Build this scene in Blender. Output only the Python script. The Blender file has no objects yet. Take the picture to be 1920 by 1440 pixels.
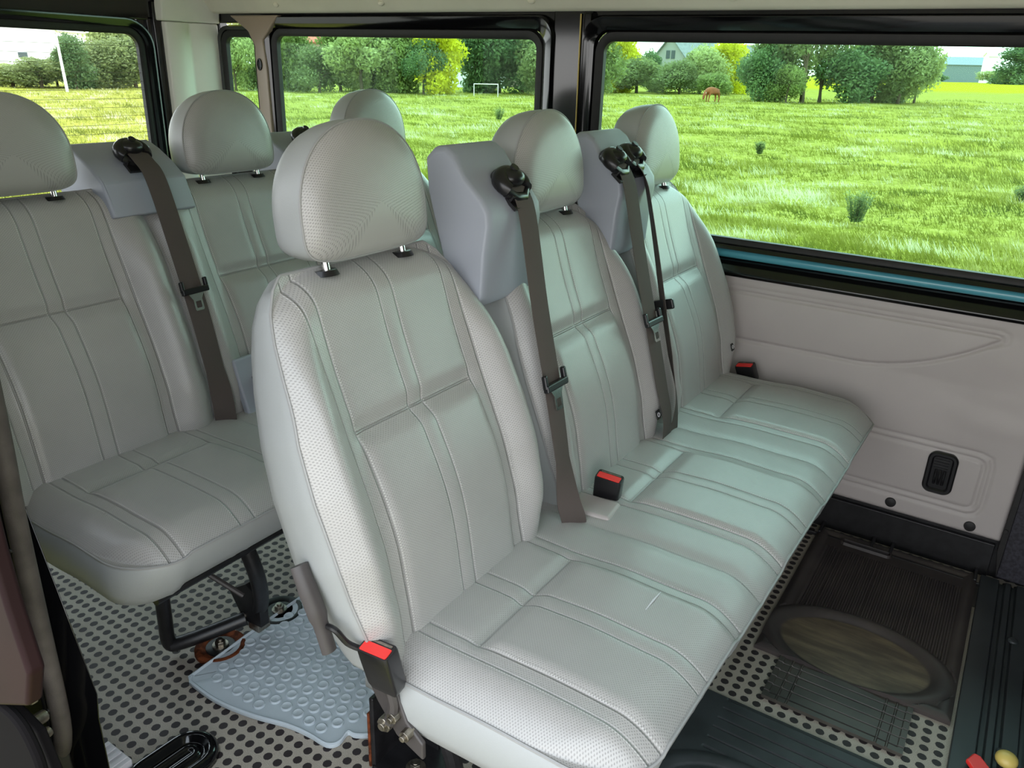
import bpy, math, random
from mathutils import Vector, Matrix, Euler
import numpy as np
R_ = math.radians
random.seed(7); rng = np.random.default_rng(7)
S = bpy.context.scene
COL = S.collection

# ------------------------------------------------------------------ camera
YAW, PITCH, ROLL, FPX = 0.5692, 0.383, 0.034, 1481.0
CAM = Vector((0.803, -0.8675, 1.2412))
d_ = Vector((-math.sin(YAW)*math.cos(PITCH), math.cos(YAW)*math.cos(PITCH), -math.sin(PITCH)))
r0 = Vector((math.cos(YAW), math.sin(YAW), 0.0)); u0 = r0.cross(d_)
cr = (math.cos(ROLL)*r0 + math.sin(ROLL)*u0).normalized()
cu = (-math.sin(ROLL)*r0 + math.cos(ROLL)*u0).normalized()
cd = bpy.data.cameras.new('camera'); co = bpy.data.objects.new('camera', cd); COL.objects.link(co)
m3 = Matrix((cr, cu, -d_)).transposed().to_4x4(); m3.translation = CAM
co.matrix_world = m3
cd.sensor_fit = 'HORIZONTAL'; cd.sensor_width = 36.0; cd.lens = 36.0*FPX/1920.0
cd.clip_start = 0.02; cd.clip_end = 3000
S.camera = co

# ------------------------------------------------------------------ light and exposure
S.view_settings.view_transform = 'Standard'; S.view_settings.look = 'None'
S.view_settings.gamma = 1.0; S.view_settings.use_curve_mapping = False
S.view_settings.exposure = 0.4
w = bpy.data.worlds.new('sky'); S.world = w; w.use_nodes = True
nt = w.node_tree; nt.nodes.clear()
wo = nt.nodes.new('ShaderNodeOutputWorld'); bg = nt.nodes.new('ShaderNodeBackground')
tc = nt.nodes.new('ShaderNodeTexCoord'); sp = nt.nodes.new('ShaderNodeSeparateXYZ'); rp = nt.nodes.new('ShaderNodeValToRGB')
nt.links.new(tc.outputs['Generated'], sp.inputs[0]); nt.links.new(sp.outputs['Z'], rp.inputs[0])
rp.color_ramp.elements[0].position = 0.0; rp.color_ramp.elements[0].color = (1.0, 1.0, 0.98, 1)
rp.color_ramp.elements[1].position = 0.6; rp.color_ramp.elements[1].color = (0.80, 0.90, 1.0, 1)
nt.links.new(rp.outputs[0], bg.inputs[0])
my = nt.nodes.new('ShaderNodeMath'); my.operation = 'MULTIPLY_ADD'; my.use_clamp = False    # hazy overcast sky
nt.links.new(sp.outputs['Y'], my.inputs[0]); my.inputs[1].default_value = 0.5; my.inputs[2].default_value = 3.2
nt.links.new(my.outputs[0], bg.inputs[1])
nt.links.new(bg.outputs[0], wo.inputs[0])
sl = bpy.data.lights.new('sun', 'SUN'); so = bpy.data.objects.new('sun', sl); COL.objects.link(so)
sl.energy = 1.2; sl.angle = R_(25); sl.color = (1.0, 0.96, 0.88)
so.rotation_euler = Vector((0.55, -0.25, -1.0)).to_track_quat('-Z', 'Y').to_euler()
so.location = (-3, 1, 5)

# ------------------------------------------------------------------ helpers
OFF = {}
def tag(o, label=None, cat=None, group=None, kind=None):
    if label: o['label'] = label
    if cat: o['category'] = cat
    if group: o['group'] = group
    if kind: o['kind'] = kind
    return o
def empty(name, loc, rz=0.0):
    o = bpy.data.objects.new(name, None); COL.objects.link(o)
    o.location = loc; o.rotation_euler = (0, 0, rz); o.empty_display_size = 0.1
    OFF[o.name] = Vector(loc); return o
def V(*a): return Vector(a)

class MB:
    def __init__(s): s.v = []; s.f = []; s.m = []; s.uv = {}
    def add(s, vs, fs, m=0, uv=None):
        n = len(s.v); s.v += [tuple(p) for p in vs]
        if uv is not None:
            for i, t in enumerate(uv): s.uv[n+i] = t
        s.f += [tuple(n+i for i in f) for f in fs]
        s.m += ([m]*len(fs) if isinstance(m, int) else list(m)); return n
    def box(s, x0, x1, y0, y1, z0, z1, m=0):
        vs = [(x, y, z) for x in (x0, x1) for y in (y0, y1) for z in (z0, z1)]
        s.add(vs, [(0,1,3,2), (4,6,7,5), (0,4,5,1), (2,3,7,6), (0,2,6,4), (1,5,7,3)], m); return s
    def obox(s, c, ex, ey, ez, m=0):
        c, ex, ey, ez = map(Vector, (c, ex, ey, ez))
        vs = [c+ex*a+ey*b+ez*d for a in (-1, 1) for b in (-1, 1) for d in (-1, 1)]
        s.add(vs, [(0,1,3,2), (4,6,7,5), (0,4,5,1), (2,3,7,6), (0,2,6,4), (1,5,7,3)], m); return s
    def tube(s, path, r, n=10, m=0, sx=1.0, closed=False, up=None):
        P = [Vector(p) for p in path]; k = len(P); rs = r if isinstance(r, (list, tuple)) else [r]*k
        rings = []; prev = None
        for i in range(k):
            a = P[(i-1) % k] if (closed or i > 0) else P[i]; b = P[(i+1) % k] if (closed or i < k-1) else P[i]
            t = (b-a).normalized()
            if prev is None:
                h = Vector(up) if up is not None else (Vector((0,0,1)) if abs(t.z) < .9 else Vector((1,0,0)))
                nx = (h - t*h.dot(t)).normalized()
            else: nx = (prev - t*prev.dot(t)).normalized()
            prev = nx; by = t.cross(nx)
            rings.append([P[i] + nx*math.cos(2*math.pi*j/n)*rs[i]*sx + by*math.sin(2*math.pi*j/n)*rs[i] for j in range(n)])
        s.loft(rings, m, closed_ring=True, cap=not closed, loop=closed); return s
    def loft(s, rings, m=0, closed_ring=True, cap=False, loop=False):
        n = len(rings[0]); vs = [p for r in rings for p in r]; fs = []
        K = len(rings); rr = K if loop else K-1
        for i in range(rr):
            for j in range(n if closed_ring else n-1):
                a = i*n+j; b = i*n+(j+1) % n; c = ((i+1) % K)*n+(j+1) % n; d = ((i+1) % K)*n+j
                fs.append((a, b, c, d))
        if cap: fs.append(tuple(range(n-1, -1, -1))); fs.append(tuple((K-1)*n+j for j in range(n)))
        s.add(vs, fs, m); return s
    def prism(s, poly, f0, f1, m=0):
        """poly: list of 2D points; f0/f1 map a 2D point to the two 3D end caps"""
        n = len(poly); vs = [f0(p) for p in poly]+[f1(p) for p in poly]
        fs = [(i, (i+1) % n, n+(i+1) % n, n+i) for i in range(n)]+[tuple(range(n-1, -1, -1)), tuple(range(n, 2*n))]
        s.add(vs, fs, m); return s
    def disc(s, c, ax, r, h, n=20, m=0):
        c = Vector(c); ax = Vector(ax).normalized(); s.tube([c, c+ax*h], r, n, m); return s
    def ball(s, c, rx, ry=None, rz=None, n=12, k=8, m=0):
        ry = ry or rx; rz = rz or rx; c = Vector(c)
        s.loft([[c+V(rx*math.sin(math.pi*i/k)*math.cos(2*math.pi*j/n), ry*math.sin(math.pi*i/k)*math.sin(2*math.pi*j/n), rz*math.cos(math.pi*i/k)) for j in range(n)] for i in range(k+1)], m)
        return s
    def build(s, name, mats, parent=None, bevel=0, seg=3, sharp=35, smooth=True, sub=0, loc=None):
        off = OFF[parent.name] if parent else Vector(loc or (0, 0, 0))
        me = bpy.data.meshes.new(name)
        me.from_pydata([(p[0]-off.x, p[1]-off.y, p[2]-off.z) for p in s.v], [], s.f)
        if not isinstance(mats, (list, tuple)): mats = [mats]
        for mt in mats: me.materials.append(mt)
        if len(mats) > 1: me.polygons.foreach_set('material_index', s.m)
        if s.uv:
            ul = me.uv_layers.new(name='UVMap'); li = np.empty(len(me.loops), dtype=np.int32)
            me.loops.foreach_get('vertex_index', li)
            arr = np.zeros((len(s.v), 2), dtype=np.float32)
            for i, t in s.uv.items(): arr[i] = t
            ul.data.foreach_set('uv', arr[li].ravel())
        if smooth:
            me.polygons.foreach_set('use_smooth', [True]*len(me.polygons))
            if sharp and not bevel: me.set_sharp_from_angle(angle=R_(sharp))
        me.update()
        import bmesh
        bm = bmesh.new(); bm.from_mesh(me); bmesh.ops.recalc_face_normals(bm, faces=bm.faces); bm.to_mesh(me); bm.free()
        o = bpy.data.objects.new(name, me); COL.objects.link(o)
        if parent: o.parent = parent; OFF[o.name] = off
        else: o.location = off; OFF[o.name] = off
        if bevel:
            b = o.modifiers.new('bevel', 'BEVEL'); b.width = bevel; b.segments = seg; b.limit_method = 'ANGLE'; b.angle_limit = R_(30); b.harden_normals = True
        if sub:
            q = o.modifiers.new('sub', 'SUBSURF'); q.levels = sub; q.render_levels = sub
        return o

def smooth_path(pts, n=8):
    P = [Vector(p) for p in pts]; out = []
    for i in range(len(P)-1):
        p0 = P[max(i-1, 0)]; p1 = P[i]; p2 = P[i+1]; p3 = P[min(i+2, len(P)-1)]
        for k in range(n):
            t = k/n
            out.append(0.5*((2*p1)+(p2-p0)*t+(2*p0-5*p1+4*p2-p3)*t*t+(3*p1-p0-3*p2+p3)*t**3))
    out.append(P[-1]); return out
def rrect(x0, x1, z0, z1, r, n=6):
    pts = []
    for cx, cz, a0 in ((x1-r, z1-r, 0), (x0+r, z1-r, 90), (x0+r, z0+r, 180), (x1-r, z0+r, 270)):
        for k in range(n+1):
            a = R_(a0+90*k/n); pts.append((cx+r*math.cos(a), cz+r*math.sin(a)))
    return pts
def sstep(a, b, x):
    t = min(1.0, max(0.0, (x-a)/(b-a))); return t*t*(3-2*t)

# ------------------------------------------------------------------ materials
def newmat(name):
    m = bpy.data.materials.new(name); m.use_nodes = True; nt = m.node_tree; nt.nodes.clear()
    o = nt.nodes.new('ShaderNodeOutputMaterial'); b = nt.nodes.new('ShaderNodeBsdfPrincipled')
    nt.links.new(b.outputs[0], o.inputs[0]); return m, nt, b
class NX:
    """tiny expression helper on shader math nodes"""
    def __init__(s, nt): s.nt = nt
    def __call__(s, op, *a, clamp=False):
        n = s.nt.nodes.new('ShaderNodeMath'); n.operation = op; n.use_clamp = clamp
        for i, x in enumerate(a):
            if isinstance(x, (int, float)): n.inputs[i].default_value = x
            else: s.nt.links.new(x, n.inputs[i])
        return n.outputs[0]
    def rng(s, x, a, b):
        n = s.nt.nodes.new('ShaderNodeMapRange'); n.interpolation_type = 'SMOOTHSTEP'
        s.nt.links.new(x, n.inputs[0]); n.inputs[1].default_value = a; n.inputs[2].default_value = b
        n.inputs[3].default_value = 0; n.inputs[4].default_value = 1; return n.outputs[0]
    def mix(s, f, a, b):
        n = s.nt.nodes.new('ShaderNodeMix'); n.data_type = 'RGBA'
        if isinstance(f, (int, float)): n.inputs[0].default_value = f
        else: s.nt.links.new(f, n.inputs[0])
        for i, x in ((6, a), (7, b)):
            if isinstance(x, tuple): n.inputs[i].default_value = (*x, 1)
            else: s.nt.links.new(x, n.inputs[i])
        return n.outputs[2]
    def noise(s, vec, scale, detail=3, rough=.5):
        n = s.nt.nodes.new('ShaderNodeTexNoise'); n.inputs['Scale'].default_value = scale
        n.inputs['Detail'].default_value = detail; n.inputs['Roughness'].default_value = rough
        if vec is not None: s.nt.links.new(vec, n.inputs['Vector'])
        return n.outputs['Fac']
    def bump(s, h, strength, dist, b):
        n = s.nt.nodes.new('ShaderNodeBump'); n.inputs['Strength'].default_value = strength
        n.inputs['Distance'].default_value = dist; s.nt.links.new(h, n.inputs['Height']); s.nt.links.new(n.outputs[0], b.inputs['Normal'])
def srgb(r, g, b):
    f = lambda c: (c/255/12.92) if c/255 <= .04045 else ((c/255+.055)/1.055)**2.4
    return (f(r), f(g), f(b))
def plain(name, col, rough=.5, metal=0, spec=.5, nscale=0, namt=.15, bump=0, bscale=300, coat=0):
    m, nt, b = newmat(name); x = NX(nt)
    b.inputs['Base Color'].default_value = (*col, 1); b.inputs['Roughness'].default_value = rough
    b.inputs['Metallic'].default_value = metal; b.inputs['Specular IOR Level'].default_value = spec
    b.inputs['Coat Weight'].default_value = coat; b.inputs['Coat Roughness'].default_value = .08
    t = nt.nodes.new('ShaderNodeTexCoord').outputs['Object']
    if nscale:
        n = x.noise(t, nscale, 4); c2 = tuple(c*(1-namt*2) for c in col)
        nt.links.new(x.mix(x.rng(n, .35, .65), c2, col), b.inputs['Base Color'])
    if bump:
        x.bump(x.noise(t, bscale, 3), bump, .001, b)
    return m

def fabric(name, col, vlines=(), cross=None, cross_w=.15, pit=.0045, thread=(.62, .60, .58), pitamt=.5):
    """perforated vinyl seat cloth: UV in metres, seams as stitched lines at |u| = vlines and at v = cross"""
    m, nt, b = newmat(name); x = NX(nt)
    uv = nt.nodes.new('ShaderNodeTexCoord').outputs['UV']
    sep = nt.nodes.new('ShaderNodeSeparateXYZ'); nt.links.new(uv, sep.inputs[0]); u, v = sep.outputs[0], sep.outputs[1]
    su = x('SINE', x('MULTIPLY', u, 2*math.pi/(pit*1.25))); sv = x('SINE', x('MULTIPLY', v, 2*math.pi/(pit*1.0)))
    pits = x.rng(x('MULTIPLY', su, sv), .25, .75)
    au = x('ABSOLUTE', u)
    seam = None; th = None
    dash = x.rng(x('SINE', x('MULTIPLY', v, 2*math.pi/.0042)), -.3, .2)
    def acc(a, q): return q if a is None else x('MAXIMUM', a, q)
    for p in vlines:
        dd = x('ABSOLUTE', x('SUBTRACT', au, p)); seam = acc(seam, x('SUBTRACT', 1.0, x.rng(dd, .0004, .0024)))
        de = x('ABSOLUTE', x('SUBTRACT', au, p+(.0036 if p < .08 or p > .149 else -.0036)))
        th = acc(th, x('MULTIPLY', x('SUBTRACT', 1.0, x.rng(de, .0004, .0012)), dash))
    if cross is not None:
        inside = x('LESS_THAN', au, cross_w)
        dd = x('ABSOLUTE', x('SUBTRACT', v, cross)); seam = acc(seam, x('MULTIPLY', inside, x('SUBTRACT', 1.0, x.rng(dd, .0006, .003))))
    base = x.mix(x('MULTIPLY', pits, pitamt), col, tuple(c*.38 for c in col))
    big = x.noise(uv, 9, 3); base = x.mix(x('MULTIPLY', x.rng(big, .35, .7), .22), base, tuple(c*.7 for c in col))
    h = x('MULTIPLY', pits, -.35)
    if seam is not None:
        base = x.mix(x('MULTIPLY', seam, .45), base, tuple(c*.35 for c in col))
        base = x.mix(x('MULTIPLY', th, .75), base, thread)
        h = x('ADD', h, x('ADD', x('MULTIPLY', seam, -2.2), x('MULTIPLY', th, .5)))
    nt.links.new(base, b.inputs['Base Color'])
    x.bump(h, .9, .0009, b)
    b.inputs['Roughness'].default_value = .37; b.inputs['Specular IOR Level'].default_value = .8
    b.inputs['Sheen Weight'].default_value = .15; b.inputs['Sheen Roughness'].default_value = .4
    return m

FC = srgb(166, 163, 160)
M = {}
M['back'] = fabric('perforated_vinyl_back', FC, (.016, .137, .160), .32, .137)
M['cush'] = fabric('perforated_vinyl_cushion', FC, (.016, .137, .160), .275, .137)
M['head'] = fabric('perforated_vinyl_head', FC)
M['vinyl'] = plain('smooth_grey_vinyl', srgb(156, 158, 157), .42, 0, .5, 0, 0, .25, 900)
M['piping'] = plain('grey_piping', srgb(150, 149, 148), .5)
M['tower'] = plain('lilac_grey_plastic', srgb(152, 156, 166), .48, 0, .45, 0, 0, .12, 1500)
M['panel'] = plain('warm_grey_panel_vinyl', srgb(176, 168, 165), .5, 0, .4, 3, .04, .2, 700)
M['black_plastic'] = plain('black_plastic', srgb(26, 25, 27), .28)
M['black_gloss'] = plain('black_paint', srgb(10, 10, 12), .12, 0, .5, coat=.3)
M['rubber'] = plain('black_rubber', srgb(30, 28, 28), .55, 0, .4, 60, .12)
M['seal'] = plain('worn_rubber_seal', srgb(86, 79, 76), .6, 0, .35, 25, .15, .3, 400)
M['metal_black'] = plain('black_painted_steel', srgb(28, 27, 29), .38, 0, .5, 40, .25, .2, 200)
M['metal_grey'] = plain('grey_painted_steel', srgb(66, 61, 60), .45, 0, .5, 12, .06)
M['chrome'] = plain('chrome', (.75, .74, .72), .18, 1.0)
M['steel'] = plain('worn_zinc', (.42, .38, .32), .38, 1.0, .5, 80, .25)
M['rust'] = plain('rust', srgb(120, 62, 34), .85, 0, .2, 60, .35)
M['red'] = plain('red_button', srgb(226, 52, 48), .35)
M['webbing'] = plain('seat_belt_webbing', srgb(84, 76, 72), .7, 0, .15, 0, 0, .4, 1200)
M['teal'] = plain('teal_paint', srgb(84, 158, 172), .22, 0, .5, 5, .04, coat=.2)
M['headliner'] = plain('beige_headliner', srgb(232, 226, 206), .8, 0, .2, 8, .03)
M['beige_reflection'] = plain('pillar_with_beige_reflection', srgb(160, 142, 124), .28, 0, .5, 4, .06)  # glossy pillar with its beige reflection put into the base colour
M['pillar'] = plain('pale_pillar_plastic', srgb(234, 233, 222), .45, 0, .4, 6, .03)
M['white_plastic'] = plain('milky_plastic', srgb(214, 212, 216), .4)
M['dark_red'] = plain('dark_red_paint', srgb(36, 16, 18), .6, 0, .2, 6, .12)
M['tan'] = plain('tan_sealant', srgb(170, 152, 122), .6, 0, .3, 30, .2)
M['grey_mat'] = plain('grey_rubber_mat', srgb(188, 198, 205), .5, 0, .4, 6, .05, .1, 500)
M['label_black'] = plain('black_tag', srgb(40, 42, 42), .7)
M['matte_black'] = plain('matte_black_underseal', srgb(20, 18, 19), .95, 0, .08)
M['bracket_dark'] = plain('dark_speckled_metal', srgb(52, 50, 58), .35, 0, .5, 120, .3)
M['cap_and_reflection'] = plain('yellow_cap_and_reflection', srgb(200, 176, 96), .4)  # plastic of the small cap; also colours the modelled pillar reflection

def floor_mat():
    m, nt, b = newmat('dotted_floor_covering'); x = NX(nt)
    t = nt.nodes.new('ShaderNodeTexCoord').outputs['Object']; sep = nt.nodes.new('ShaderNodeSeparateXYZ'); nt.links.new(t, sep.inputs[0])
    P = .0262
    fx = x('SUBTRACT', x('FRACT', x('DIVIDE', x('ADD', sep.outputs[0], 20.0), P)), .5)
    fy = x('SUBTRACT', x('FRACT', x('DIVIDE', x('ADD', sep.outputs[1], 20.0), P)), .5)
    nz = x('MULTIPLY', x('SUBTRACT', x.noise(t, 420, 2), .5), .09)
    dd = x('ADD', x('SQRT', x('ADD', x('MULTIPLY', fx, fx), x('MULTIPLY', fy, fy))), nz)
    dot = x('SUBTRACT', 1.0, x.rng(dd, .315, .345))
    weave = x.noise(t, 900, 2); dirt = x.noise(t, 7, 4)
    base = x.mix(x.rng(weave, .3, .7), srgb(122, 114, 104), srgb(192, 183, 169))
    base = x.mix(x('MULTIPLY', x.rng(dirt, .4, .75), .35), base, srgb(110, 96, 84))
    base = x.mix(dot, base, srgb(38, 30, 32))
    nt.links.new(base, b.inputs['Base Color']); b.inputs['Roughness'].default_value = .62
    x.bump(x('SUBTRACT', x('MULTIPLY', weave, .5), x('MULTIPLY', dot, -.6)), .4, .001, b)
    return m
M['floor'] = floor_mat()

def mat_oval():
    m, nt, b = newmat('ribbed_mat_with_dusty_oval'); x = NX(nt)
    t = nt.nodes.new('ShaderNodeTexCoord').outputs['Object']; sep = nt.nodes.new('ShaderNodeSeparateXYZ'); nt.links.new(t, sep.inputs[0])
    ex = x('DIVIDE', x('SUBTRACT', sep.outputs[0], .0), .168); ey = x('DIVIDE', x('SUBTRACT', sep.outputs[1], -.2), .108)
    rr = x('ADD', x('MULTIPLY', ex, ex), x('MULTIPLY', ey, ey)); ins = x('SUBTRACT', 1.0, x.rng(rr, .86, 1.0))
    mp = nt.nodes.new('ShaderNodeMapping'); mp.inputs['Scale'].default_value = (4, 22, 4); nt.links.new(t, mp.inputs[0])
    dust = x.rng(x.noise(mp.outputs[0], 1.6, 5, .6), .35, .75)
    dc = x.mix(dust, srgb(76, 66, 54), srgb(118, 104, 82))
    n2 = x.noise(t, 8, 4)
    nt.links.new(x.mix(ins, x.mix(x.rng(n2, .3, .7), srgb(46, 40, 40), srgb(62, 55, 52)), dc), b.inputs['Base Color'])
    b.inputs['Roughness'].default_value = .55; return m
M['mat_oval'] = mat_oval()
M['mat_dark'] = plain('dark_rubber_mat', srgb(52, 56, 58), .5, 0, .4, 14, .15)
M['mat_clear'] = plain('smoky_rubber_mat', srgb(68, 64, 58), .42, 0, .5, 10, .2)
M['sill_rubber'] = plain('ribbed_sill_rubber', srgb(44, 48, 50), .45, 0, .45, 10, .12)

def glass_mat(name, tint):
    m = bpy.data.materials.new(name); m.use_nodes = True; nt = m.node_tree; nt.nodes.clear()
    o = nt.nodes.new('ShaderNodeOutputMaterial'); tr = nt.nodes.new('ShaderNodeBsdfTransparent'); gl = nt.nodes.new('ShaderNodeBsdfGlossy')
    mx = nt.nodes.new('ShaderNodeMixShader'); fr = nt.nodes.new('ShaderNodeFresnel'); fr.inputs[0].default_value = 1.12
    tr.inputs[0].default_value = (*tint, 1); gl.inputs['Roughness'].default_value = .02
    nt.links.new(fr.outputs[0], mx.inputs[0]); nt.links.new(tr.outputs[0], mx.inputs[1]); nt.links.new(gl.outputs[0], mx.inputs[2])
    nt.links.new(mx.outputs[0], o.inputs[0]); return m
M['glass'] = glass_mat('green_tinted_glass', (.755, .950, .875))
M['glass_rear'] = glass_mat('clear_rear_glass', (.96, 1.0, 1.0))

# ------------------------------------------------------------------ seats
A_ = Vector((-.17, 0, .52)).normalized()          # up along a backrest
N_ = Vector((A_.z, 0, -A_.x))                      # out of its face
YV = Vector((0, 1, 0))
def BP(x0, y, s, off=0.0):                         # point of the backrest plane of the row whose headrest plane is at x0
    return Vector((x0+.17, y, .445)) + A_*s + N_*off

def hw_of(s):
    k = [(-.05, .20), (.0, .213), (.07, .232), (.16, .245), (.26, .247), (.34, .240), (.42, .224), (.47, .210), (.51, .194), (.54, .174), (.556, .155), (.564, .132)]
    for (a, va), (b, vb) in zip(k, k[1:]):
        if s <= b: t = max(0, (s-a)/(b-a)); return va+(vb-va)*t
    return k[-1][1]
def back_off(y, s, hw, d):
    ay = abs(y)
    o = .028*math.exp(-((s-.17)/.15)**2)*(1-.45*sstep(.13, .17, ay))
    o += .044*sstep(.135, .215, ay)*(1-.75*sstep(.36, .54, s))*(1-.4*sstep(.08, -.05, s))
    inn = 1-sstep(.118, .150, ay)
    o += inn*(.0065*(1-sstep(.285, .318, s))-.009*math.exp(-((s-.322)/.016)**2))
    for p, dep in ((.137, .0018), (.160, .0022), (.016, .0016)):
        o -= dep*math.exp(-((ay-p)/.006)**2)*(1-sstep(.42, .50, s))
    o -= .036*(1-min(1, max(0, d)/.055))**2.3
    return o
def backrest(x0, yc, parent, wide=False):
    NS, NY = 130, 96; s0, s1 = -.02, .557
    mb = MB(); idx = []; vs = []; uv = []
    for i in range(NS+1):
        t = i/NS; s = s0+(s1-s0)*(1-(1-t)**1.25); hw = hw_of(s) if not wide else .259-.05*sstep(.50, .557, s)-.012*sstep(.08, -.02, s)*0
        for j in range(NY+1):
            q = -1+2*j/NY; q = math.copysign(1-(1-abs(q))**1.12, q); y = q*hw
            dtop = (s1-s)*.9; dl = hw-abs(y)
            d = min(dl, dtop) if min(dl, dtop) > .06 else max(0, .06-math.hypot(max(0, .06-dl), max(0, .06-dtop)))
            wr = .0016*math.sin(60*s+9*y)*math.exp(-((s-.08)/.1)**2)*sstep(.1, .2, abs(y))
            vs.append(BP(x0, yc+y, s, back_off(y, s, hw, d)+wr)); uv.append((y, s))
    W = NY+1
    fs = [(i*W+j, i*W+j+1, (i+1)*W+j+1, (i+1)*W+j) for i in range(NS) for j in range(NY)]
    mb.add(vs, fs, 0, uv)
    # boundary loop: left side up, top, right side down, bottom
    L = [i*W for i in range(NS+1)]+[NS*W+j for j in range(1, NY)]+[i*W+NY for i in range(NS, -1, -1)]+[j for j in range(NY-1, 0, -1)]
    edge = [vs[k].copy() for k in L]; n = len(L)
    cen = BP(x0, yc, .25, 0)
    def ring(inset, off):
        out = []
        for p in edge:
            v = p-cen; o = v.dot(N_); lat = v-N_*o
            out.append(cen+lat*(1-inset)+N_*(min(off, o-.004) if off is not None else o))
        return out
    prof = [(None, 0, 0), (-.006, -.012), (-.004, -.035), (.012, -.062), (.045, -.085), (.10, -.097), (.5, -.10), (.98, -.10)]
    rings = [ring(0, None)]+[ring(a, b) for a, b in prof[1:]]
    base = 0
    k = len(mb.v); mb.v += [tuple(p) for r in rings[1:] for p in r]
    def vid(r, j): return L[j] if r == 0 else k+(r-1)*n+j
    for r in range(len(rings)-1):
        for j in range(n):
            top = edge[j].z > BP(x0, yc, .52, 0).z
            mb.f.append((vid(r, j), vid(r, (j+1) % n), vid(r+1, (j+1) % n), vid(r+1, j))); mb.m.append(0 if (top and r < 1) else 1)
    for i in range(n*(len(rings)-1)): mb.uv[k+i] = (0.09, 0.1)
    b = mb.build('backrest', [M['back'], M['vinyl']], parent, sharp=0)
    pm = MB(); e = [p+N_*-.001+(p-cen).normalized()*.001 for p in edge[:2*NS+NY+1]]
    pm.tube(e[::2], .0022, 6); pm.build('piping', M['piping'], b)
    return b

def headrest(x0, yc, parent):
    mb = MB(); c = Vector((x0+.002, yc+.003, .976)); up = Vector((-.10, 0, 1)).normalized(); nn = Vector((up.z, 0, -up.x))
    out = []
    W, H = .131, .190
    NP = 72
    for k in range(NP):
        a = 2*math.pi*k/NP; ca, sa = math.cos(a), math.sin(a)
        # dome above, flat with rounded corners below
        if sa >= 0: e = 2.15; yy = W*math.copysign(abs(ca)**(2/e), ca); zz = .06+(H-.06)*abs(sa)**(2/e)
        else: e = 5.0; yy = W*math.copysign(abs(ca)**(2/e), ca)*(1-.02*abs(sa)); zz = .06-.06*abs(sa)**(2/e)
        out.append((yy, zz))
    cz = .075
    def ring(t, off, sc=1.0):
        r = []
        for y, z in out: r.append(c+YV*(y*t*sc)+up*(cz+(z-cz)*t*sc)+nn*off)
        return r
    rings = []; uvs = []
    fr = [0, .15, .3, .45, .6, .72, .82, .9, .95, .98, 1.0]
    for t in fr:
        off = .012*(1-t**2)-.016*max(0, (t-.72)/.28)**2.2+.004
        rings.append(ring(t, off))
        uvs += [(y*t, z*t) for y, z in out]
    nf = len(rings)
    for sc, off in ((1.004, -.018), (1.010, -.030), (1.006, -.046), (.985, -.062), (.945, -.076), (.88, -.086), (.75, -.093), (.5, -.097), (.05, -.098)):
        rings.append(ring(1.0, off, sc)); uvs += [(y, z) for y, z in out]
    n = NP; vs = [p for r in rings for p in r]; fs = []; ms = []
    for i in range(len(rings)-1):
        for j in range(n):
            fs.append((i*n+j, i*n+(j+1) % n, (i+1)*n+(j+1) % n, (i+1)*n+j)); ms.append(0 if i < nf-1 else 1)
    mb.add(vs, fs, ms, uvs)
    h = mb.build('headrest', [M['head'], M['vinyl']], parent, sharp=0)
    pm = MB(); pm.tube([p+nn*.0005 for p in rings[nf-1]], .0018, 6, closed=True); pm.build('piping', M['piping'], h)
    for sy in (-.080, .085):
        pb = MB(); a = Vector((x0-.030, yc+sy, .995)); q = MB()
        pb.tube([a, a+Vector((.012, 0, -.06))], .0062, 12); pb.build('headrest_post', M['chrome'], h)
        q.tube([Vector((x0-.027, yc+sy, .961)), Vector((x0-.026, yc+sy, .953))], [.017, .021], 18, m=0, sx=1)
        q.build('post_bezel', M['black_plastic'], h, sharp=30)
    return h

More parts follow.
